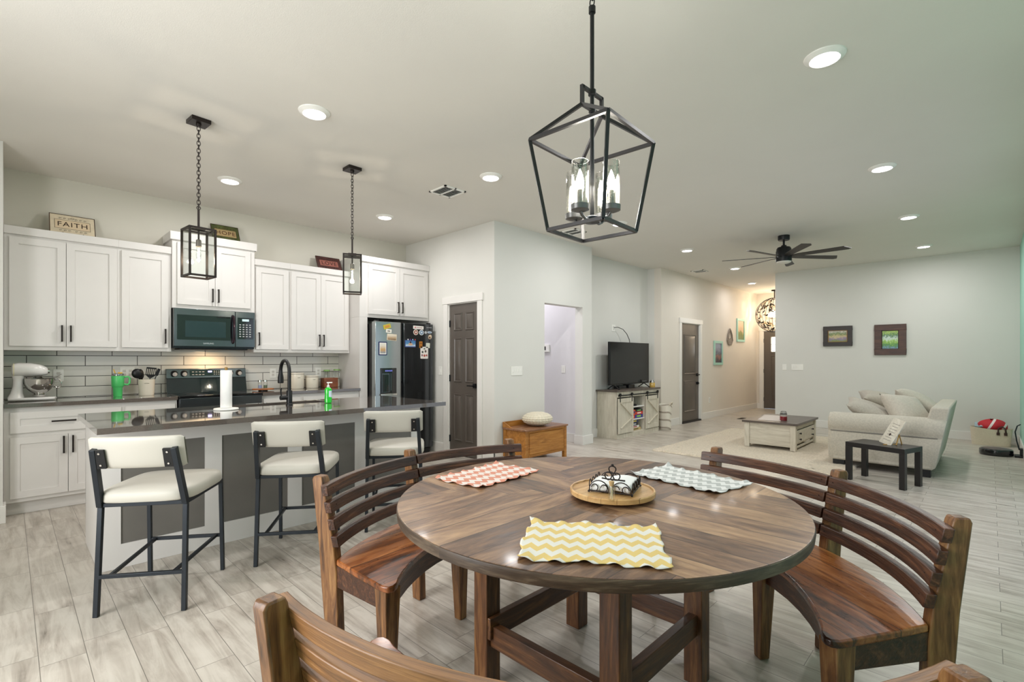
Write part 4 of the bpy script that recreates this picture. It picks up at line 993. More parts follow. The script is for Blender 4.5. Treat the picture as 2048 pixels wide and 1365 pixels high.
# ------------------------------------------------------------------ outlets and switches
def plate(nm, x, y, z, axis, w, h, n, lab, kind='switch', col=None):
    t = thing(nm, lab, kind, (x,y,z))
    def bx(m, u0, u1, z0, z1, d):
        if axis == 'y': m.box(x+u0, y-d, z+z0, x+u1, y-.0005, z+z1)
        else: m.box(x-d, y+u0, z+z0, x-.0005, y+u1, z+z1)
    m = MB(); bx(m, -w/2, w/2, -h/2, h/2, .006); obj('cover_plate', m, col or WHITE, t, .0015)
    for k in range(n):
        u = (k-(n-1)/2)*(w/n*.86); m = MB()
        if kind == 'switch': bx(m, u-.008, u+.008, -.02, .02, .010); obj('toggle', m, col or WHITE, t, .001)
        else:
            for s_ in (-.02,.02): bx(m, u-.014, u+.014, s_-.013, s_+.013, .008)
            obj('socket', m, M('socket_grey','c9c6bf',.5) if 'socket_grey' not in bpy.data.materials else bpy.data.materials['socket_grey'], t, .001)
    return t
plate('outlet', .335, 6.40, 1.155, 'y', .075, .118, 1, 'wall outlet behind the stand mixer handle', 'outlet')
plate('outlet', .86, 6.40, 1.17, 'y', .12, .118, 2, 'double wall outlet behind the green tumbler', 'outlet')
plate('outlet', 2.30, 6.40, 1.135, 'y', .075, .118, 1, 'wall outlet on the tiles behind the faucet', 'outlet')
plate('outlet', 2.875, 6.40, 1.14, 'y', .075, .118, 1, 'wall outlet on the tiles above the wooden recipe box', 'outlet')
plate('light_switch', 4.25, 5.548, 1.148, 'x', .075, .118, 1, 'single switch beside the fridge and brown pantry door')
plate('light_switch', 4.655, 4.45, 1.158, 'y', .21, .118, 4, 'wide four-toggle switch plate above the wooden chest')
plate('light_switch', 6.2, 4.89, 1.15, 'x', .075, .118, 1, 'single switch on the passage wall through the opening')
plate('light_switch', 10.85, 2.72, 1.153, 'x', .21, .118, 4, 'wide switch plate on the wall left of the two paintings')
plate('thermostat', 10.85, 2.95, 1.153, 'x', .075, .118, 1, 'small controller beside the wide switch plate, left of the paintings')
plate('outlet', 10.90, 4.48, .40, 'y', .075, .118, 1, 'low wall outlet right of the brown garage door', 'outlet')
plate('outlet', 7.45, 4.76, 1.86, 'y', .12, .118, 1, 'wall outlet above the television with a cable', 'outlet')
t = thing('thermostat', 'white thermostat with black display on the passage wall', 'thermostat', (6.2, 5.24, 1.48))
m = MB(); m.box(6.168,5.17,1.43,6.199,5.31,1.55); obj('body', m, WHITE, t, .004)
m = MB(); m.box(6.165,5.235,1.46,6.169,5.29,1.52); obj('display', m, BLACK, t)

# ================================================================== BAR STOOLS
def make_stool():
    """origin under the seat centre, facing +y (the sitter looks along +y)"""
    t = thing('bar_stool', '', 'bar stool')
    w, d = .198, .225          # half width, half depth of the frame
    q = .021
    for sx in (-1, 1):
        m = MB(); m.bar((sx*(w+.005), -d-.03, .0005), (sx*w, -d, .550), q+.002, up=(0,1,0)); obj('leg', m, GUN, t, .002)
        m = MB(); m.bar((sx*(w+.004), d+.02, .0005), (sx*w, d, .550), q, up=(0,1,0)); obj('leg', m, GUN, t, .002)
    m = MB(); z = .560
    m.bar((-w-.01,-d,z),(w+.01,-d,z),q).bar((-w-.01,d,z),(w+.01,d,z),q).bar((-w,-d,z),(-w,d,z),q).bar((w,-d,z),(w,d,z),q)
    obj('seat_frame', m, GUN, t, .002)
    m = MB(); z = .20
    m.bar((-w,-d-.022,z),(w,-d-.022,z),q*.9).bar((-w,d+.014,z+.02),(w,d+.014,z+.02),q*.9)
    m.bar((-w+.05,-d-.02,z),(-w+.03,d+.012,z+.02),q*.8).bar((w-.05,-d-.02,z),(w-.03,d+.012,z+.02),q*.8)
    obj('footrest', m, GUN, t, .002)
    # cushion
    m = MB()
    def fn(u, v):
        a = 2*PI*u; p = 5.5; c, s = math.cos(a), math.sin(a); k = (abs(c)**p+abs(s)**p)**(-1/p)
        prof = [(0.0,.573),(.985,.573),(1.0,.580),(1.0,.610),(.975,.626),(.90,.636),(.6,.643),(0.0,.646)]
        r, zz = prof[round(v*7)]; return ((w+.028)*c*k*r, (d+.030)*s*k*r, zz)
    m.grid(48, 8, fn, True); obj('seat', m, CREAM, t, smooth=60)
    # back uprights lean away from the seat
    for sx in (-1, 1):
        m = MB(); m.bar((sx*w, -d-.002, .555), (sx*(w-.016), -d-.088, .862), q+.005, q+.012, up=(0,1,0)); up = obj('back_upright', m, GUN, t, .002)
        m = MB(); x0, x1 = sorted((sx*(w-.018), sx*(w-.066)))
        R = Matrix.Translation((0,-d-.083,.815)) @ Matrix.Rotation(math.radians(15.5),4,'X'); m.box(x0, -.006, -.055, x1, .006, .045, R); br = obj('bracket', m, BLACK, up)
        for zz in (-.035, .028):
            m = MB(); m.cyl(R @ Vector((sx*(w-.045), -.010, zz)), R @ Vector((sx*(w-.045), -.004, zz)), .005, n=10); obj('screw', m, CHROME, br)
    # curved padded backrest
    m = MB()
    def fb(u, v):
        a = 2*PI*v; x = (u-.5)*2*(w+.020); e = min(1, (1-abs(u-.5)*2)*14)**.5
        yc = -d-.040-.030*(1-(x/(w+.03))**2); hh = .083*(.88+.12*e); th = .021*(.35+.65*e)
        c, s = math.cos(a), math.sin(a); p = 4; k = (abs(c)**p+abs(s)**p)**(-1/p)
        yy, zz = c*k*th, s*k*hh
        return (x, yc+yy-zz*.27, .838+zz*1.0)
    m.grid(25, 29, fb); b = m.bm
    obj('backrest', m, CREAM, t, smooth=60)
    return t
stool0 = make_stool()
sd = math.radians(54.2)
for i, (x, y, a, lab) in enumerate(((.624, 3.338, 54.4, 'cream bar stool at the near end of the island'), (1.405, 3.400, 53.0, 'middle cream bar stool at the island'), (2.205, 3.470, 54, 'cream bar stool nearest the fridge, behind the slatted bench'))):
    o = stool0 if i == 0 else copy_tree(stool0)
    tag(o, lab, 'bar stool', 'cream bar stools along the island'); o.location = (x, y, 0); o.rotation_euler = (0, 0, math.radians(a)-PI/2)

# ================================================================== DINING TABLE
TX, TY, TZ = 1.658, 1.160, .76
t = thing('dining_table', 'round dark wood pedestal dining table with planked top and square trestle base', 'dining table', (TX, TY, 0))
m = MB(); R = .775
m.lathe([(.0,TZ-.006),(R-.004,TZ-.006),(R-.003,TZ-.001),(R-.007,TZ),(.0,TZ)], (TX,TY,0), 128); obj('tabletop', m, TOPW, t)
m = MB(); m.lathe([(R-.10,TZ-.042),(R-.012,TZ-.042),(R-.002,TZ-.036),(R+.001,TZ-.012),(R-.001,TZ-.0035),(R-.006,TZ-.0005),(R-.02,TZ-.006)], (TX,TY,0), 128); obj('table_edge', m, EDGEW, t)
m = MB(); m.box(TX-.36,TY-.045,TZ-.075,TX+.36,TY+.045,TZ-.006).box(TX-.30,TY-.55,TZ-.042,TX-.22,TY+.55,TZ-.006).box(TX+.22,TY-.55,TZ-.042,TX+.30,TY+.55,TZ-.006); obj('underside_batten', m, BEAMX, t)
g = .302; lh = .038
for sx in (-1, 1):
    for sy in (-1, 1):
        m = MB(); x, y = TX+sx*g, TY+sy*g; m.box(x-lh, y-lh, .0005, x+lh, y+lh, TZ-.042); obj('leg', m, LEGW, t, .004)
for s in (-1, 1):
    m = MB(); y = TY+s*(g-.0); m.box(TX-g-lh+.005, y-s*lh-.016, .20, TX+g+lh-.005, y-s*lh+.016, .285) if s == 1 else m.box(TX-g-lh-.01, y-.018, .20, TX-g-lh-.01+2*g+2*lh+.02, y+.018, .285)
    obj('stretcher', m, BEAMX, t, .003)
    m = MB(); x = TX+s*g; m.box(x-.018, TY-g-lh-.01, .165, x+.018, TY+g+lh+.01, .25) if s == -1 else m.box(x-.018, TY-g+lh-.01, .20, x+.018, TY+g-lh+.01, .285)
    obj('stretcher', m, BEAMY, t, .003)

# ------------------------------------------------------------------ curved benches
def arcpts(r, a0, a1, n): return [(r*math.cos(a0+(a1-a0)*k/n), r*math.sin(a0+(a1-a0)*k/n)) for k in range(n+1)]
def slab(m, r0, r1, a0, a1, z0, z1, n=18, lean=0):
    """curved board between radii; lean shifts the top outwards"""
    vs = []; fs = []
    for k in range(n+1):
        a = a0+(a1-a0)*k/n; c, s = math.cos(a), math.sin(a)
        for r, z in ((r0, z0), (r1, z0), (r1+lean, z1), (r0+lean, z1)): vs.append((r*c, r*s, z))
    for k in range(n):
        for j in range(4): fs.append((k*4+j, k*4+(j+1)%4, k*4+4+(j+1)%4, k*4+4+j))
    fs += [(3,2,1,0), tuple(n*4+j for j in range(4))]
    m.add(vs, fs); return m
def post(m, prof, a, r_dir, th):
    """prof: (radial, z) outline; placed at angle a, board depth running along r_dir"""
    n = len(prof); o = Vector((math.cos(a), math.sin(a), 0)); rd = Vector((math.cos(r_dir), math.sin(r_dir), 0)); td = Vector((-rd.y, rd.x, 0))
    R0 = 1.07; org = o*R0
    vs = [org+rd*(r-R0)+td*s*th/2+Vector((0,0,z)) for s in (-1,1) for r, z in prof]
    fs = [tuple(range(n-1,-1,-1)), tuple(range(n,2*n))]+[(i,(i+1)%n,n+(i+1)%n,n+i) for i in range(n)]
    m.add(vs, fs); return m
HA = math.radians(34)
def make_bench(slatmat):
    t = thing('curved_bench', '', 'bench')
    # seat outline
    pl = arcpts(1.075, -math.radians(35.2), math.radians(35.2), 24)
    cr = [(.72,.632),(.56,.640),(.522,.640),(.500,.630),(.494,.610),(.505,.585),(.535,.555),(.575,.500),(.618,.430)]
    fr = [(.655,.355),(.690,.27),(.715,.18),(.727,.09),(.730,0)]
    side = cr+fr
    poly = pl+side+[(x,-y) for x,y in reversed(side[:-1])]
    m = MB(); m.prism(poly, .432, .458); obj('seat', m, SEATW, t, .006)
    prof = [(1.055,.0005),(1.115,.0005),(1.150,.36),(1.160,.50),(1.195,.79),(1.188,.805),(1.147,.805),(1.140,.79),(1.085,.52),(1.070,.40)]
    for a, dr in ((-HA,-math.radians(22)),(0,0),(HA,math.radians(22))):
        m = MB(); post(m, prof, a, dr, .046); obj('back_post', m, POSTW, t, .005)
    # slats: two curved boards per row, fixed to the inner face of the posts
    for k in range(4):
        z1 = .778-k*.0715; z0 = z1-.046; ri = 1.1395-(.79-z1)*.207-.029
        for s in (0, 1):
            a0, a1 = (math.radians(.25), math.radians(36.3)) if s else (-math.radians(36.3), -math.radians(.25))
            m = MB(); slab(m, ri-.010, ri+.019, a0, a1, z0, z1, 16, .0095); sl = obj('slat', m, slatmat, t, .003)
            for aa in ((math.radians(1.6), math.radians(33.6)) if s else (-math.radians(1.6), -math.radians(33.6))):
                r_ = ri-.0045; zz = (z0+z1)/2; m = MB()
                m.cyl(((r_-.001)*math.cos(aa),(r_-.001)*math.sin(aa),zz),((r_+.003)*math.cos(aa),(r_+.003)*math.sin(aa),zz),.0042,n=10)
                obj('screw', m, BLACK, sl)
    def leg(m, x, y, ix):
        b = .022; q = .036; m.hexa([(x-b+ix,y-b,.0005),(x+b+ix,y-b,.0005),(x+b+ix,y+b,.0005),(x-b+ix,y+b,.0005)],[(x-q,y-q,.432),(x+q,y-q,.432),(x+q,y+q,.432),(x-q,y+q,.432)])
    for x, y, ix in ((.560,-.590,.0),(.775,0,-.012),(.560,.590,.0)):
        m = MB(); leg(m, x, y, ix); obj('leg', m, POSTW, t, .004)
    for s in (-1, 1):
        m = MB(); y0 = s*.597; m.bar((.585,y0,.385),(.925,s*.605,.385),.024,.094); obj('apron', m, DKWOOD, t, .003)
    m = MB(); vs = []; fs = []
    pts = [(-a) for a in ()]; ap = [(x+.018,y) for x,y in ([(.54,.555),(.585,.495),(.628,.425),(.668,.345),(.702,.26),(.727,.17),(.740,.08),(.744,0)])]
    full = ap+[(x,-y) for x,y in reversed(ap[:-1])]
    for x, y in full:
        for dx, z in ((0,.335),(.020,.335),(.020,.4315),(0,.4315)): vs.append((x+dx,y,z))
    for k in range(len(full)-1):
        for j in range(4): fs.append((k*4+j,k*4+(j+1)%4,k*4+4+(j+1)%4,k*4+4+j))
    fs += [(3,2,1,0), tuple((len(full)-1)*4+j for j in range(4))]
    m.add(vs, fs); obj('apron', m, DKWOOD, t, .003)
    return t
b0 = make_bench(DKWOOD)
def place_bench(o, ang, off, lab):
    a = math.radians(ang); o.location = (TX+off*math.cos(a), TY+off*math.sin(a), 0); o.rotation_euler = (0,0,a)
    tag(o, lab, 'bench', 'curved slatted benches around the table')
b1 = copy_tree(b0); b2 = copy_tree(b0)
place_bench(b0, 94.5, .0, 'curved slatted wooden bench between the table and the island stools')
place_bench(b1, -34, .025, 'curved slatted wooden bench on the living-room side of the table, in front of the sofa')
place_bench(b2, -147, .125, 'curved slatted wooden bench closest to the viewer, its back cut off by the frame')
for c in kids(b2):
    if c.name.startswith('slat'): c.data = c.data.copy(); c.data.materials.clear(); c.data.materials.append(NEARW)

# ------------------------------------------------------------------ placemats
def placemat(x, y, rz, L, W, mat, lab, seed):
    rnd = random.Random(seed); ph = [rnd.uniform(0,6.28) for _ in range(6)]
    m = MB(); nu, nv = 70, 40
    R = Matrix.Translation((x,y,0)) @ Matrix.Rotation(rz,4,'Z')
    def fn(u, v):
        a, b = (u-.5)*L, (v-.5)*W
        eu, ev = abs(u-.5)*2, abs(v-.5)*2
        a2 = a+.004*math.sin(b*60+ph[0])*eu**6+.004*math.sin(b*25+ph[1])*eu**4
        b2 = b+.0045*math.sin(a*75+ph[2])*ev**6+.004*math.sin(a*22+ph[3])*ev**4
        z = TZ+.003+.0075*max(0,math.sin(a*78+ph[4]))*ev**8+.006*max(0,math.sin(b*70+ph[5]))*eu**8+.0014*(1+math.sin(a*26+b*18+ph[1]))
        cu = (eu*ev)**10; return (a2, b2, z+.012*cu*(.5+.5*math.sin(ph[0]+3*(u>.5)+2*(v>.5))))
    m.grid(nu, nv, fn)
    o = obj('placemat', m, mat, None, smooth=60, solid=.0016, keep=True)
    o.location = (x, y, 0); o.rotation_euler = (0,0,rz)
    tag(o, lab, 'placemat', 'chevron placemats on the table')
placemat(1.218, .850, math.radians(-54.7), .412, .322, cloth('chevron_yellow','dcc27c','dfddd6'), 'yellow and white chevron placemat at the front of the table', 1)
placemat(2.177, .990, math.radians(-100), .452, .285, cloth('chevron_grey','b2b5b4','dcdddc'), 'grey and white chevron placemat beside the right-hand bench', 2)
placemat(1.587, 1.700, math.radians(4.7), .43, .285, cloth('chevron_coral','d08c76','e0d6d0'), 'coral and white chevron placemat on the kitchen side of the table', 3)

# ------------------------------------------------------------------ lazy susan and holder
LX, LY = 1.69, 1.085
t = thing('round_tray', 'round light wood turntable tray in the middle of the table', 'tray', (LX, LY, TZ))
m = MB(); m.lathe([(.0,TZ+.010),(.160,TZ+.010),(.167,TZ+.014),(.168,TZ+.030),(.165,TZ+.034),(.160,TZ+.033),(.157,TZ+.027),(.0,TZ+.026)], (LX,LY,0), 64); obj('tray', m, LIGHTW, t)
m = MB(); m.lathe([(.0,TZ+.0005),(.10,TZ+.0005),(.10,TZ+.010),(.0,TZ+.010)], (LX,LY,0), 32); obj('base', m, BLACK, t)
ZT = TZ+.027
NX, NY = 1.700, 1.078; na = math.radians(-71)
t = thing('napkin_holder', 'black scrolled wire napkin holder on the round tray', 'napkin holder', (NX, NY, ZT), na)
R = Matrix.Translation((NX,NY,0)) @ Matrix.Rotation(na,4,'Z'); h = .084
m = MB(); wr = .0022
def W(pts, r=wr, cl=False): m.tube([R @ Vector(p) for p in pts], r, 6, cl)
W([(-h,-h,ZT+.008),(h,-h,ZT+.008),(h,h,ZT+.008),(-h,h,ZT+.008)], .003, True)
for k in range(5): W([(-h+k*h/2,-h,ZT+.008),(-h+k*h/2,h,ZT+.008)])
for sx in (-1,1):
    for sy in (-1,1): m.ball(R @ Vector((sx*h,sy*h,ZT+.0055)), .005, 8)
for sy in (-1, 1):
    y_ = sy*h
    for s in (-1, 1):
        W([(s*(h*.52+h*.46*math.cos(u)), y_, ZT+.010+.040*math.sin(u)) for u in [PI*i/12 for i in range(13)]])
        for c0 in (.28, .72):
            W([(s*(c0*h+.013*math.cos(u)), y_, ZT+.022+.013*math.sin(u)) for u in [i*.45 for i in range(12)]])
for sx in (-1, 1):
    for k in range(4): W([(sx*h, -h+(k+.5)*h/2+.016*math.sin(u)*.9, ZT+.012+.018*(1-math.cos(u))) for u in [2*PI*i/14 for i in range(15)]])
obj('wire_basket', m, BRONZE, t)
m = MB()
W([(-h*.5,-h*.55,ZT+.052),(-.02,-h*.55,ZT+.050),(.05,-h*.55,ZT+.050)], .003)
for (dx, dz) in ((-.016,.062),(.016,.062),(0,.088)):
    W([(dx+.0135*math.sin(u)*(1-.25*math.cos(u)), -h*.55, ZT+dz-.0145*math.cos(u)) for u in [2*PI*i/20 for i in range(20)]], .0026, True)
m.ball(R @ Vector((0,-h*.55,ZT+.106)), .006, 10)
m.box(-.003,-h*.55-.003,ZT+.010,.003,-h*.55+.003,ZT+.05,R)
obj('weight_arm', m, BRONZE, t)
m = MB()
def nap(u, v):
    a, b = (u-.5)*2, (v-.5)*2
    return R @ Vector((a*h*.95, b*h*.93, ZT+.040+.010*math.sin(a*2.2+.8)-.006*b*b+.014*(a < -.5)*(-a-.5)))
g2 = MB(); g2.grid(16, 16, nap); o = obj('napkins', g2, fabric('napkin_paper','eeeeee',400,.2,.01), None, keep=True)
sm = o.modifiers.new('solid','SOLIDIFY'); sm.thickness = -.030; sm.offset = 1
tag(o, 'stack of white paper napkins in the wire holder', 'napkins')
obj_w = m; m.bm.free()
bx0, by0 = 1.553, 1.000
t = thing('toothpick_bottle', 'tiny corked glass bottle of toothpicks in front of the napkin holder', 'bottle', (bx0, by0, ZT-.001))
m = MB(); m.lathe([(.0,ZT+.0003),(.0105,ZT+.0003),(.0115,ZT+.004),(.0115,ZT+.048),(.008,ZT+.055),(.008,ZT+.060)], (bx0,by0,0), 20); obj('glass', m, GLASS, t)
m = MB(); m.lathe([(.0075,ZT+.054),(.010,ZT+.072),(.0,ZT+.073)], (bx0,by0,0), 14); obj('cork', m, M('cork','b99a6c',.8), t)
m = MB()
for k in range(7): m.tube([(bx0+.005*math.cos(k*2.1),by0+.005*math.sin(k*2.1),ZT+.003),(bx0-.005*math.cos(k*1.7),by0-.004*math.sin(k*2.3),ZT+.050)], .001, 5)
obj('toothpicks', m, M('toothpick_wood','e6d8b8',.7), t)

# ================================================================== LIVING ROOM
m = MB()
rnd = random.Random(5)
def rg(u, v):
    x, y = 6.42+u*3.05, 1.15+v*2.32
    e = 0 if (u in (0,1) or v in (0,1)) else .018
    return (x+rnd.uniform(-.012,.012), y+rnd.uniform(-.012,.012), .002+e+(rnd.uniform(0,.010) if e else 0))
m.grid(150, 110, rg); tag(obj('area_rug', m, RUG, None, smooth=180), 'cream shaggy rug under the coffee table', 'rug')
RZ = .026
# sofa: sits along x, seat faces +y, its back stands toward the window wall
t = thing('loveseat', 'pale linen loveseat with rolled arm, seen from its end', 'sofa', (7.95, .90, 0))
SX0, SX1, SY0, SY1 = 7.06, 8.86, .44, 1.42
m = MB(); m.hexa([(SX0+.02,SY0+.02,.085),(SX1-.02,SY0+.02,.085),(SX1-.02,SY1-.02,.085),(SX0+.02,SY1-.02,.085)],[(SX0+.05,SY0,.36),(SX1-.05,SY0,.36),(SX1-.05,SY1-.03,.36),(SX0+.05,SY1-.03,.36)]); obj('seat_base', m, LINEN, t, .02)
for sx, x0 in ((1, SX0), (-1, SX1)):
    m = MB(); vs = []; N = 22
    # arm cross section in xz: upright panel with rolled top hanging outward; lofted along y
    sec = []
    c_ = (.115, .535); r_ = .125
    sec.append((.035,.085)); sec.append((.010,.20)); sec.append((.014,.36)); sec.append((.030,.435))
    for k in range(15):
        a = math.radians(228-k*(268/14)); sec.append((c_[0]+r_*math.cos(a), c_[1]+r_*math.sin(a)))
    sec += [(.215,.40),(.215,.085)]
    ys = [(SY0-.01,.72),(SY0+.02,.95),(SY0+.10,1),(SY1-.10,1.02),(SY1-.03,1.0),(SY1+.01,.88),(SY1+.018,.6)]
    fs = []; n = len(sec)
    cx0, cz0 = .11, .42
    for y, k in ys:
        kk = k if k < .9 else 1; 
        for a, z in sec: vs.append((x0+sx*(cx0+(a-cx0)*(kk*.5+.5)), y-(z-.085)*.16*max(0,1-(y-SY0)/.35), cz0+(z-cz0)*(kk*.35+.65)*(1 if k <= 1 else 1)))
    for j in range(len(ys)-1):
        for i in range(n): fs.append((j*n+i, j*n+(i+1)%n, (j+1)*n+(i+1)%n, (j+1)*n+i))
    fs += [tuple(range(n-1,-1,-1)), tuple((len(ys)-1)*n+i for i in range(n))]
    m.add(vs, fs); arm = obj('arm', m, LINEN, t, smooth=50)
    m = MB(); m.tube([(x0+sx*.028, SY0-.03, .437), (x0+sx*.024, (SY0+SY1)/2, .437), (x0+sx*.028, SY1-.01, .437)], .005, 6); obj('piping', m, M('sofa_piping','6e6b66',.8) if 'sofa_piping' not in bpy.data.materials else bpy.data.materials['sofa_piping'], arm)
m = MB(); m.hexa([(SX0+.07,SY0-.005,.09),(SX1-.07,SY0-.005,.09),(SX1-.07,SY0+.20,.09),(SX0+.07,SY0+.20,.09)],[(SX0+.07,SY0-.13,.775),(SX1-.07,SY0-.13,.775),(SX1-.07,SY0+.03,.775),(SX0+.07,SY0+.03,.775)]); obj('back', m, LINEN, t, .018)
for sgn in (0, 1):
    m = MB(); a = SX0+.20+sgn*.70; m.box(a, SY0+.14, .36, a+.69, SY1-.02, .50); obj('seat_cushion', m, LINEN, t, .04)
for x, y in ((SX0+.04,SY0+.03),(SX0+.04,SY1-.15),(SX1-.14,SY0+.03),(SX1-.14,SY1-.15)):
    m = MB(); m.box(x, y, .0005 if y < 1.1 else RZ+.003, x+.10, y+.12, .088); obj('foot', m, BLACK, t)
def pillow(c, w, h, d, rot, lab, mat=None, name='throw_pillow', grp='loose cushions piled on the loveseat'):
    m = MB(); Rm = Matrix.Translation(c) @ rot
    def f(side):
        def fn(u, v):
            a, b = (u-.5)*2, (v-.5)*2
            pinch = 1-.10*(1-abs(a))*0-.07*(b*b)*(1-a*a)*0
            e = max(0,(1-a*a))**.42*max(0,(1-b*b))**.42
            x = a*w/2*(1-.06*(1-b*b)); y = b*h/2*(1-.06*(1-a*a))
            wr = .006*math.sin(a*7+b*3+c[0]*9)*e
            return Rm @ Vector((x, y, side*(d/2*e)+wr))
        return fn
    m.grid(22, 22, f(1)); m.grid(22, 22, f(-1)); o = obj(name, m, mat or LINEND, None, smooth=75, keep=False)
    tag(o, lab, 'cushion', grp); return o
def rot(rx, ry, rz): return (Matrix.Rotation(math.radians(rz),4,'Z') @ Matrix.Rotation(math.radians(ry),4,'Y') @ Matrix.Rotation(math.radians(rx),4,'X'))
CC = fabric('cushion_linen_light','bcb4a6',420,.5,.08)
pillow((7.52,1.02,.625), .60,.66,.22, rot(28,-6,8), 'slumped linen cushion leaning just behind the rolled arm')
pillow((7.50,.70,.665), .50,.52,.24, rot(50,6,-38), 'square linen cushion in front of the sofa back, corner up', CC)
pillow((8.10,.66,.735), .72,.56,.26, rot(34,6,6), 'pale cushion on top of the pile against the sofa back', CC)
pillow((8.42,1.02,.70), .70,.62,.26, rot(22,-4,14), 'linen cushion furthest back on the loveseat')

# side table with sign
tx, ty, ta = 6.475, .815, math.radians(-107.3+90)
t = thing('side_table', 'small black side table beside the loveseat arm', 'side table', (tx, ty, 0), ta)
R = Matrix.Translation((tx,ty,0)) @ Matrix.Rotation(ta,4,'Z'); a, b = .185, .275
BW = M('black_laminate','110e10',.32,0,.03)
m = MB(); m.box(-a,-b,.362,a,b,.412,R); obj('tabletop', m, BW, t, .002)
for sx in (-1,1):
    for sy in (-1,1): m = MB(); m.box(sx*(a-.025)-.025, sy*(b-.025)-.025, .0005, sx*(a-.025)+.025, sy*(b-.025)+.025, .362, R); obj('leg', m, BW, t, .001)
t = thing('easel_sign', 'whitewashed wooden sign tilted on an easel on the black side table', 'sign', (6.46,.74,.412))
R = Matrix.Translation((6.445,.80,.414)) @ Matrix.Rotation(math.radians(-110),4,'Z') @ Matrix.Rotation(math.radians(66),4,'X') @ Matrix.Rotation(math.radians(-17),4,'Z')
m = MB(); m.prism(rrect(-.055,.005,.065,.30,.006), -.006, .006, R); obj('board', m, ASH, t)
m = MB()
for k in range(7): m.box(-.035+.004*(k%3), .05+k*.031, .006, .038-.006*(k%2), .056+k*.031, .0066, R)
obj('faded_print', m, M('faded_print','8f8a80',.7), t)
m = MB(); m.prism([(.0,.10),(.013,.118),(.0,.135),(-.008,.118)], .006, .009, R); obj('dark_emblem', m, INK, t)
m = MB(); m.tube([(6.455,.70,.4145),(6.50,.68,.52),(6.56,.665,.4145)], .006, 6); m.tube([(6.40,.80,.4145),(6.53,.70,.4145)], .006, 6); obj('easel', m, M('easel_wood','b08a45',.5), t)

# coffee table
t = thing('coffee_table', 'whitewashed lift-top coffee table with grey-brown top on the rug', 'coffee table', (8.15, 2.25, RZ))
X0, X1, Y0, Y1 = 7.60, 8.70, 1.93, 2.60
m = MB(); m.box(X0-.03, Y0-.03, .385, X1+.03, Y1+.03, .415); obj('tabletop', m, GREYT, t, .002)
m = MB(); m.box(X0+.015, Y0+.06, .075, X0+.035, Y1-.06, .384).box(X1-.035, Y0+.06, .075, X1-.015, Y1-.06, .384).box(X0+.06, Y1-.035, .075, X1-.06, Y1-.015, .384).box(X0+.05,Y0+.03,.10,X1-.05,Y1-.04,.13)
m.box(X0+.06, Y0+.015, .315, X1-.06, Y0+.03, .384).box(X0+.06, Y0+.015, .055, X1-.06, Y0+.03, .085); obj('body_panel', m, ASHX, t)
for x in (X0+.03, X1-.03):
    for y in (Y0+.03, Y1-.03):
        m = MB(); m.box(x-.035, y-.035, RZ+.003, x+.035, y+.035, .384); obj('leg', m, ASH, t, .002)
m = MB(); m.box(X0+.075, Y0+.004, .130, X1-.075, Y0+.028, .305); dr = obj('drawer', m, ASHX, t, .002)
for x in (X0+.22, X1-.22):
    for z in (.175, .258):
        m = MB(); m.cyl((x,Y0+.004,z),(x,Y0-.012,z),.006,n=10).cyl((x,Y0-.012,z),(x,Y0-.024,z),.014,.012,n=14); obj('knob', m, BLACK, dr)
m = MB(); Rr = Matrix.Translation((8.12,2.38,.417)) @ Matrix.Rotation(.18,4,'Z'); m.grid(14,10, lambda u,v: Rr @ Vector(((u-.5)*.78,(v-.5)*.30,.002*math.sin(u*9)*(v-.5)))); tag(obj('table_runner', m, fabric('runner_cloth','c9bcb3',400,.3,.04), None, solid=.003), 'pinkish cloth runner across the coffee table', 'table runner')
t = thing('candle_jar', 'lidded glass jar candle with deep red wax on the coffee table', 'candle', (7.90,2.16,.415))
m = MB(); m.lathe([(.0,.4155),(.045,.4155),(.050,.425),(.050,.495),(.044,.510),(.044,.52)],(7.90,2.16,0),28); obj('glass', m, GLASS, t)
m = MB(); m.lathe([(.0,.418),(.0465,.418),(.0475,.425),(.0475,.475),(.0,.476)],(7.90,2.16,0),28); obj('wax', m, M('red_wax','8f1626',.3,0,.03,coat=.4), t)
m = MB(); m.lathe([(.0,.510),(.045,.511),(.046,.518),(.040,.521),(.040,.54),(.030,.553),(.0,.556)],(7.90,2.16,0),28); obj('lid', m, glass('candle_lid','e8e9ea',.8,.05), t)
m = MB(); m.lathe([(.0445,.507),(.0475,.507),(.0475,.516),(.0445,.516)],(7.90,2.16,0),28); obj('seal_ring', m, BLACK, t)

# television stand
t = thing('tv_stand', 'whitewashed farmhouse television stand with sliding barn doors', 'tv stand', (7.63, 4.55, 0))
X0, X1, Y0, Y1 = 6.93, 8.33, 4.36, 4.755
m = MB(); m.box(X0-.03, Y0-.025, .770, X1+.03, Y1, .797); obj('tabletop', m, GREYT, t, .002)
m = MB(); m.box(X0,Y0+.01,.06,X0+.02,Y1-.01,.770).box(X1-.02,Y0+.01,.06,X1,Y1-.01,.770).box(X0+.02,Y1-.02,.06,X1-.02,Y1-.01,.770)
m.box(X0-.005,Y0-.002,.0005,X1+.005,Y0+.015,.065).box(X0-.005,Y0+.015,.0005,X0+.01,Y1-.01,.065).box(X0+.02,Y0+.01,.06,X1-.02,Y1-.02,.08).box(X0,Y0,.68,X1,Y0+.015,.770)
D0, D1 = 7.42, 7.845
m.box(D0-.02,Y0+.01,.08,D0,Y1-.02,.68).box(D1,Y0+.01,.08,D1+.02,Y1-.02,.68); obj('body', m, ASH, t)
for z in (.285, .50):
    m = MB(); m.box(D0, Y0+.02, z-.018, D1, Y1-.02, z); obj('shelf', m, WHITE, t)
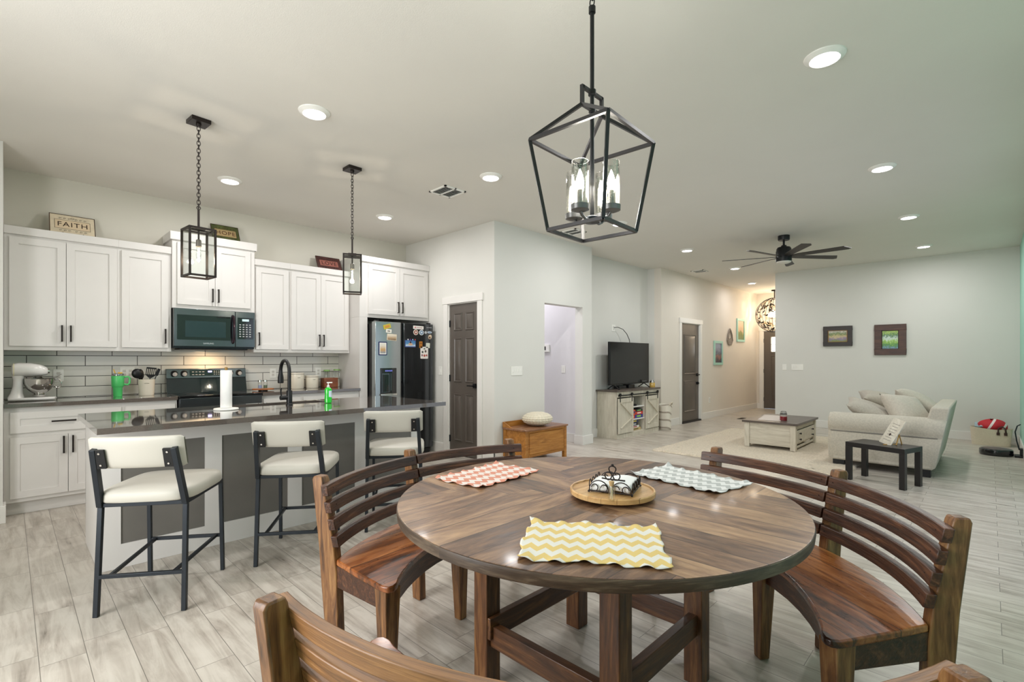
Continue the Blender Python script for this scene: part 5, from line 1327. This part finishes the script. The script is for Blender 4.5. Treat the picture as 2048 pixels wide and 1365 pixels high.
for a, b_ in ((X0+.02, D0-.0), (D1, X1-.02)):
    m = MB(); f = .055; y1 = Y0-.001; y0 = Y0-.017
    m.box(a,y0,.085,a+f,y1,.66).box(b_-f,y0,.085,b_,y1,.66).box(a+f,y0,.085,b_-f,y1,.085+f+.02).box(a+f,y0,.66-f-.01,b_-f,y1,.66).box(a+f,y0+.009,.14,b_-f,y1,.62)
    d = obj('barn_door', m, ASH, t)
    m = MB(); mid = (.16+.595)/2
    m.bar((a+f,y0+.004,.595),(b_-f,y0+.004,mid-.02),.012,.035,up=(0,1,0)); m.bar((b_-f,y0+.004,mid-.06),(a+f+.02,y0+.004,.17),.012,.035,up=(0,1,0)); obj('cross_brace', m, ASH, d)
    for x in (a+.05, b_-.05):
        m = MB(); m.box(x-.009,y0-.006,.60,x+.009,y0,.72).cyl((x,y0-.012,.722),(x,y0+.004,.722),.026); obj('roller', m, BLACK, d)
m = MB(); m.box(X0+.03, Y0-.012, .700, X1-.03, Y0-.006, .718); obj('door_rail', m, BLACK, t)
t = thing('television', 'black flat-screen television on the farmhouse stand', 'television', (7.66, 4.55, .797))
m = MB(); m.box(7.005, 4.545, .872, 8.315, 4.585, 1.605); obj('casing', m, BLACK, t, .003)
m = MB(); m.box(7.017, 4.5425, .895, 8.303, 4.546, 1.595); obj('screen', m, SCREEN, t)
for x in (7.15, 8.17):
    m = MB(); m.bar((x,4.565,.875),(x-.02,4.44,.803),.016,.012).bar((x,4.565,.875),(x+.02,4.69,.803),.016,.012); obj('foot', m, BLACK, t)
m = MB(); m.box(8.05,4.538,.905,8.22,4.5427,.915); obj('logo_mark', m, M('grey_mark','6a6c6e',.4), t)
pts = [(7.46,4.752,1.87),(7.50,4.70,1.875),(7.60,4.66,1.84),(7.68,4.63,1.76),(7.73,4.61,1.66),(7.74,4.60,1.55),(7.74,4.60,1.0)]
m = MB(); m.tube(pts, .006, 6); tag(obj('cable', m, BLACK, None), 'thin black cable curving from the outlet behind the television', 'cable')
for x, w_, h_, lab, cc in ((7.50,.22,.05,'black set-top box under the television','1c1d20'),(7.80,.20,.06,'dark media box at the right under the television','222428')):
    m = MB(); m.box(x-w_/2,4.60,.7975,x+w_/2,4.72,.797+h_); tag(obj('media_box', m, M('box_'+cc,cc,.3), None, .004), lab, 'media box')
t = thing('jar', 'small yellow jar with white lid at the end of the television stand', 'jar', (8.21,4.42,.797))
m = MB(); m.lathe([(.0,.7975),(.045,.7975),(.05,.81),(.05,.87),(.042,.885)],(8.21,4.42,0),24); obj('body', m, M('yellow_candle','c9a453',.25,0,.03,coat=.5), t)
m = MB(); m.lathe([(.0,.885),(.046,.885),(.046,.905),(.03,.915),(.03,.93),(.0,.932)],(8.21,4.42,0),24); obj('lid', m, CHROME, t)
t = thing('router', 'flat black router on the top shelf of the television stand', 'router', (7.58,4.50,.50))
m = MB(); m.lathe([(.0,.502),(.10,.502),(.115,.512),(.11,.525),(.0,.532)],(7.58,4.50,0),28); obj('body', m, BLACK, t)
m = MB(); m.cyl((7.62,4.52,.53),(7.66,4.54,.545),.008); obj('antenna_stub', m, BLACK, t)
games = [  # x0, x1, z0, z1, colour, stripe, label
 (7.43,7.56,.287,.345,'c8323a','e8d060','red board game box with a yellow stripe, lower left on the middle shelf'),
 (7.43,7.50,.347,.440,'3b8f92','e07030','teal and orange game box standing at the left of the middle shelf'),
 (7.51,7.58,.347,.435,'d8572a','2c3a7c','orange game box with a blue stripe on the middle shelf'),
 (7.59,7.83,.347,.395,'d23b30','f0e0d0','long red game box across the middle shelf'),
 (7.60,7.82,.397,.435,'2a2c34','8cc060','black game box topmost on the middle shelf'),
 (7.57,7.83,.287,.345,'3a3f92','8ac83c','blue game box with a green stripe on the middle shelf'),
 (7.43,7.68,.212,.262,'2b3a66','d8c050','navy game box topmost on the bottom shelf'),
 (7.43,7.66,.162,.210,'23252c','c0c4cc','black game box under the navy one'),
 (7.43,7.70,.124,.160,'e4e2dc','b03a48','white game box on the bottom shelf'),
 (7.43,7.76,.082,.122,'c9b078','6a5a30','tan game box lowest on the bottom shelf')]
for x0, x1, z0, z1, c1, c2, lab in games:
    t = thing('board_game', lab, 'board game', ((x0+x1)/2, 4.5, z0), 0, 'board games on the television stand')
    m = MB(); m.box(x0, 4.40, z0, x1, 4.62, z1); obj('box', m, M('game_'+c1, c1, .45), t, .001)
    m = MB(); xm = (x0+x1)/2; m.box(xm-(x1-x0)*.28, 4.3985, z0+(z1-z0)*.3, xm+(x1-x0)*.25, 4.4002, z1-(z1-z0)*.25); obj('cover_print', m, M('print_'+c2, c2, .45), t)

# striped throw basket
t = thing('woven_basket', 'cream woven storage basket with brown stripes beside the television stand', 'basket', (8.55,4.35,0))
m = MB()
def bk_(u, v):
    a = 2*PI*u; r = .095+.028*v+.006*math.sin(a*3+v*4); return (8.555+r*math.cos(a)*.85, 4.345+r*math.sin(a), .001+.46*v+.02*math.sin(a*2)*v)
m.grid(36, 14, bk_, True); 
def basket_mat():
    mm, n, l, b = newmat('basket_weave'); b.inputs['Roughness'].default_value = .9
    tc = n.new('ShaderNodeTexCoord'); x, y, z = sep(n, l, tc.outputs['Object'])
    v = math_(n, l, 'ADD', z, math_(n, l, 'MULTIPLY', math_(n, l, 'SINE', math_(n, l, 'MULTIPLY', x, 22.0)), .028))
    f = math_(n, l, 'FRACT', math_(n, l, 'MULTIPLY', v, 7.0)); l.new(mix(n, l, math_(n, l, 'LESS_THAN', f, .22), 'ded8cb', 'a69c8f'), b.inputs['Base Color'])
    t_ = noise(n, l, tc.outputs['Object'], 90, 2); bump(n, l, b, t_.outputs[0], .6, .006); return mm
obj('body', m, basket_mat(), t, smooth=80, solid=.012)
m = MB(); m.tube([(8.50,4.25,.44),(8.53,4.22,.50),(8.60,4.22,.51),(8.63,4.26,.44)], .011, 6); obj('rope_handle', m, M('rope','cfc6b4',.9), t)

# wooden chest with pouf
t = thing('wooden_chest', 'honey oak storage chest against the wall by the passage opening', 'chest', (4.785,4.24,0))
X0, X1, Y0, Y1 = 4.385, 5.19, 4.04, 4.43
m = MB(); m.box(X0+.01,Y0+.01,.10,X1-.01,Y1,.425).box(X0,Y0,.0005,X0+.045,Y0+.045,.425).box(X1-.045,Y0,.0005,X1,Y0+.045,.425).box(X0,Y1-.045,.0005,X0+.045,Y1,.425).box(X1-.045,Y1-.045,.0005,X1,Y1,.425); obj('body', m, OAK, t, .002)
m = MB(); raised(m, lambda u,q,z: (X0+.05+u, Y0+.009-q, z), 0, X1-X0-.10, .115, .415, ins=.0)
m.box(X0+.05,Y0+.002,.10,X1-.05,Y0+.011,.118).box(X0+.05,Y0+.002,.405,X1-.05,Y0+.011,.425); obj('front_panel', m, OAK, t)
m = MB(); m.box(X0-.015,Y0-.015,.425,X1+.015,Y1,.447); lid = obj('lid', m, OAKT, t, .004)
m = MB(); m.box(X0-.01,Y1-.018,.447,X1+.01,Y1,.515); m.hexa([(X0-.01,Y1-.16,.447),(X0+.008,Y1-.16,.447),(X0+.008,Y1-.018,.447),(X0-.01,Y1-.018,.447)],[(X0-.01,Y1-.15,.452),(X0+.008,Y1-.15,.452),(X0+.008,Y1-.018,.515),(X0-.01,Y1-.018,.515)])
obj('gallery_rail', m, OAK, t, .002)
m = MB()
def pf(u, v):
    a = 2*PI*u; b_ = PI*v-PI/2; k = 1+.035*math.sin(a*26+v*0)*math.cos(b_)+.02*math.sin(v*60)
    p = Vector((.205*math.cos(a)*math.cos(b_)*k, .185*math.sin(a)*math.cos(b_)*k, .088*math.sin(b_)*k)); return p+Vector((4.80,4.215,.447+.092))
m.grid(104, 44, pf, True); tag(obj('knitted_pouf', m, fabric('cream_knit','d8cfba',160,.6,.05), None, smooth=180), 'cream chunky-knit cushion resting on the wooden chest', 'cushion')

# canvas tote with a red bundle, robot vacuum
t = thing('canvas_tote', 'cream canvas tote bag on the floor near the mint-lit wall', 'bag', (10.50,-.02,0))
CV = fabric('canvas','d8ccb6',300,.3,.04)
X0, X1, Y0, Y1 = 10.36, 10.68, -.22, .22
m = MB(); P = 5
def tb(u, v):
    a = 2*PI*u; c, s = math.cos(a), math.sin(a); k = (abs(c)**P+abs(s)**P)**(-1/P); fl = 1+.10*v
    return (10.52+.15*c*k*fl+.006*math.sin(a*5+v*3), -.01+.215*s*k*fl+.004*math.sin(a*3), .001+.26*v+.012*math.sin(a*3+1)*v)
m.grid(48, 10, tb, True); m.prism([(10.52+.15*math.cos(2*PI*k/24)*(abs(math.cos(2*PI*k/24))**P+abs(math.sin(2*PI*k/24))**P)**(-1/P), -.01+.215*math.sin(2*PI*k/24)*(abs(math.cos(2*PI*k/24))**P+abs(math.sin(2*PI*k/24))**P)**(-1/P)) for k in range(24)], .001, .006); obj('body', m, CV, t, smooth=70)
LE = M('brown_leather','3a2018',.5)
for xx in (10.36, 10.68):
    m = MB(); m.tube([(xx,-.17,.20),(xx-.01,-.165,.27),(xx,-.13,.30),(xx,-.09,.27),(xx-.01,-.085,.20)], .010, 6); m.box(xx-.012,-.185,.17,xx+.004,-.150,.21).box(xx-.012,-.105,.17,xx+.004,-.070,.21); obj('handle', m, LE, t)
m = MB(); m.grid(22,14, lambda u,v: (lambda a,b: (10.50+.13*math.cos(a)*math.cos(b), -.03+.17*math.sin(a)*math.cos(b)*(1+.04*math.sin(a*5)), .29+.10*math.sin(b)+.01*math.sin(a*4)))(2*PI*u, PI*v-PI/2), True)
def red_mat():
    mm, n, l, b = newmat('red_white_fabric'); b.inputs['Roughness'].default_value = .7
    tc = n.new('ShaderNodeTexCoord'); x, y, z = sep(n, l, tc.outputs['Object'])
    v = math_(n, l, 'ABSOLUTE', math_(n, l, 'ADD', math_(n, l, 'MULTIPLY', y, .9), math_(n, l, 'MULTIPLY', z, .45)))
    v2 = math_(n, l, 'ABSOLUTE', math_(n, l, 'SUBTRACT', v, .07)); l.new(mix(n, l, math_(n, l, 'LESS_THAN', v2, .014), 'c42a34', 'f0e4e2'), b.inputs['Base Color']); return mm
tag(obj('beach_ball_bundle', m, red_mat(), None, smooth=180), 'red and white striped fabric bundle sticking out of the tote', 'bundle')
m = MB(); m.grid(16,10, lambda u,v: (10.46+.10*(u-.5), .12+.10*(v-.5), .27+.04*math.sin(u*5)*math.cos(v*4)+.02*v)); tag(obj('folded_cloth', m, fabric('blue_grey_cloth','a9bcc6',300,.3,.05), None, solid=.02), 'pale blue cloth beside the red bundle in the tote', 'cloth')
vx, vy = 9.45, -.06
t = thing('robot_vacuum', 'flat round black robot vacuum on the floor in front of the tote', 'robot vacuum', (vx,vy,0))
m = MB(); m.lathe([(.0,.005),(.165,.005),(.172,.015),(.172,.070),(.165,.082),(.15,.086),(.0,.088)],(vx,vy,0),48); obj('body', m, M('vacuum_black','15161a',.2,0,0,coat=.4), t)
m = MB(); m.lathe([(.148,.0865),(.15,.0885),(.0,.0895)],(vx,vy,0),48); obj('top_plate', m, M('vacuum_grey','4a4c50',.3), t)
t = thing('charging_dock', 'black charging dock with a thin curved handle by the robot vacuum', 'dock', (9.42,-.27,0))
m = MB(); m.box(9.34,-.315,.0005,9.50,-.235,.03).box(9.36,-.315,.03,9.48,-.285,.12); obj('base', m, BLACK, t, .004)
m = MB(); m.tube([(9.40,-.28,.10),(9.38,-.255,.22),(9.37,-.24,.34),(9.38,-.26,.42),(9.40,-.29,.44)], .007, 8); obj('curved_handle', m, GUN, t)

# floor register in the entry, doormat-like dark line
m = MB(); m.box(11.15,3.88,.0005,11.45,3.98,.005); 
for k in range(9): m.box(11.165+k*.031,3.89,.005,11.18+k*.031,3.97,.007)
tag(obj('floor_register', m, BRONZE, None), 'dark metal floor vent on the tiles of the hallway', 'vent')

# pictures
def frame(nm, axis, p, u0, u1, z0, z1, fw, fm, am, lab, d=.03, inner=None, cat='picture', grp=None):
    t = thing(nm, lab, cat, (p,(u0+u1)/2,z0) if axis=='x' else ((u0+u1)/2,p,z0), 0, grp)
    def bx(m, a, b, c, e, q0, q1):
        if axis == 'x': m.box(p-q1, a, c, p-q0, b, e)
        else: m.box(a, p-q1, c, b, p-q0, e)
    m = MB()
    for a, b, c, e in ((u0,u1,z0,z0+fw),(u0,u1,z1-fw,z1),(u0,u0+fw,z0+fw,z1-fw),(u1-fw,u1,z0+fw,z1-fw)): bx(m, a, b, c, e, .001, d)
    obj('frame', m, fm, t, .003)
    f2 = fw
    if inner:
        m = MB(); g_ = inner[1]
        for a, b, c, e in ((u0+fw,u1-fw,z0+fw,z0+fw+g_),(u0+fw,u1-fw,z1-fw-g_,z1-fw),(u0+fw,u0+fw+g_,z0+fw+g_,z1-fw-g_),(u1-fw-g_,u1-fw,z0+fw+g_,z1-fw-g_)): bx(m, a, b, c, e, .001, d*.6)
        obj('inner_border', m, inner[0], t); f2 = fw+g_
    m = MB(); bx(m, u0+f2, u1-f2, z0+f2, z1-f2, .001, d*.35); obj('picture', m, am, t)
    return t
GOLD = M('gilt_edge','8a6b3c',.4,.4)
DF = wood('dark_frame','15100e','241b17','3a2a22','y',.35,1)
DF2 = wood('walnut_frame','33201a','4a2f26','62412f','y',.4,1)
frame('framed_painting','x',10.85,1.814,2.275,1.555,1.93,.075,DF,art('lavender_landscape',[(.25,'7d8a52'),(.42,'8f7f9c'),(.55,'c9b98a'),(.72,'6f8452'),(.9,'d9d0c4')],5),'small painting of a lavender field in a dark frame on the far wall',.035,(GOLD,.012),grp='paintings on the far living room wall')
frame('framed_painting','x',10.85,1.036,1.485,1.385,1.925,.105,DF2,art('garden_painting',[(.2,'7f9cc0'),(.36,'4f8a4a'),(.5,'9cc45c'),(.62,'cfe0d8'),(.75,'4b7a52'),(.9,'b8d470')],9),'taller painting of green trees in a brown frame, right of the lavender one',.03,(INK,.008),grp='paintings on the far living room wall')
MF = M('mint_frame','a3cfbf',.45)
frame('framed_print','y',4.48,11.13,11.62,1.178,1.73,.055,MF,art('night_print',[(.3,'3a3f4a'),(.45,'9a6a5c'),(.55,'4a4f5c'),(.75,'8d93a8')],6),'mint-framed dark print, first on the hallway wall right of the brown door',.025,grp='mint-framed prints in the hallway')
frame('framed_print','y',4.48,12.53,13.05,1.745,2.32,.055,MF,art('field_print',[(.30,'6d7a34'),(.48,'8a8a4a'),(.52,'d8b890'),(.8,'e6cdb0')],4),'mint-framed print of a green field, highest on the hallway wall',.025,grp='mint-framed prints in the hallway')
t = thing('wall_ornament', 'grey pointed carved wooden ornament hanging between the two mint frames', 'wall ornament', (12.07,4.47,1.66))
R = Matrix.Translation((12.07,4.479,1.66)) @ Matrix.Rotation(PI/2,4,'X')
om = M('driftwood','8f857b',.7,0,.1,30)
m = MB(); out = [(-.09,0),(.09,0),(.17,.10),(.13,.24),(.05,.34),(0,.38),(-.05,.34),(-.13,.24),(-.17,.10)]
m.tube([R @ Vector((x,y,.015)) for x,y in out], .014, 6, True); m.tube([R @ Vector((x*.55,y*.8+.02,.015)) for x,y in out], .009, 6, True); obj('outline_frame', m, om, t)
m = MB(); m.prism([(-.085,.01),(.085,.01),(.13,.11),(.06,.16),(0,.12),(-.06,.16),(-.13,.11)], .002, .02, R); obj('pocket', m, om, t)
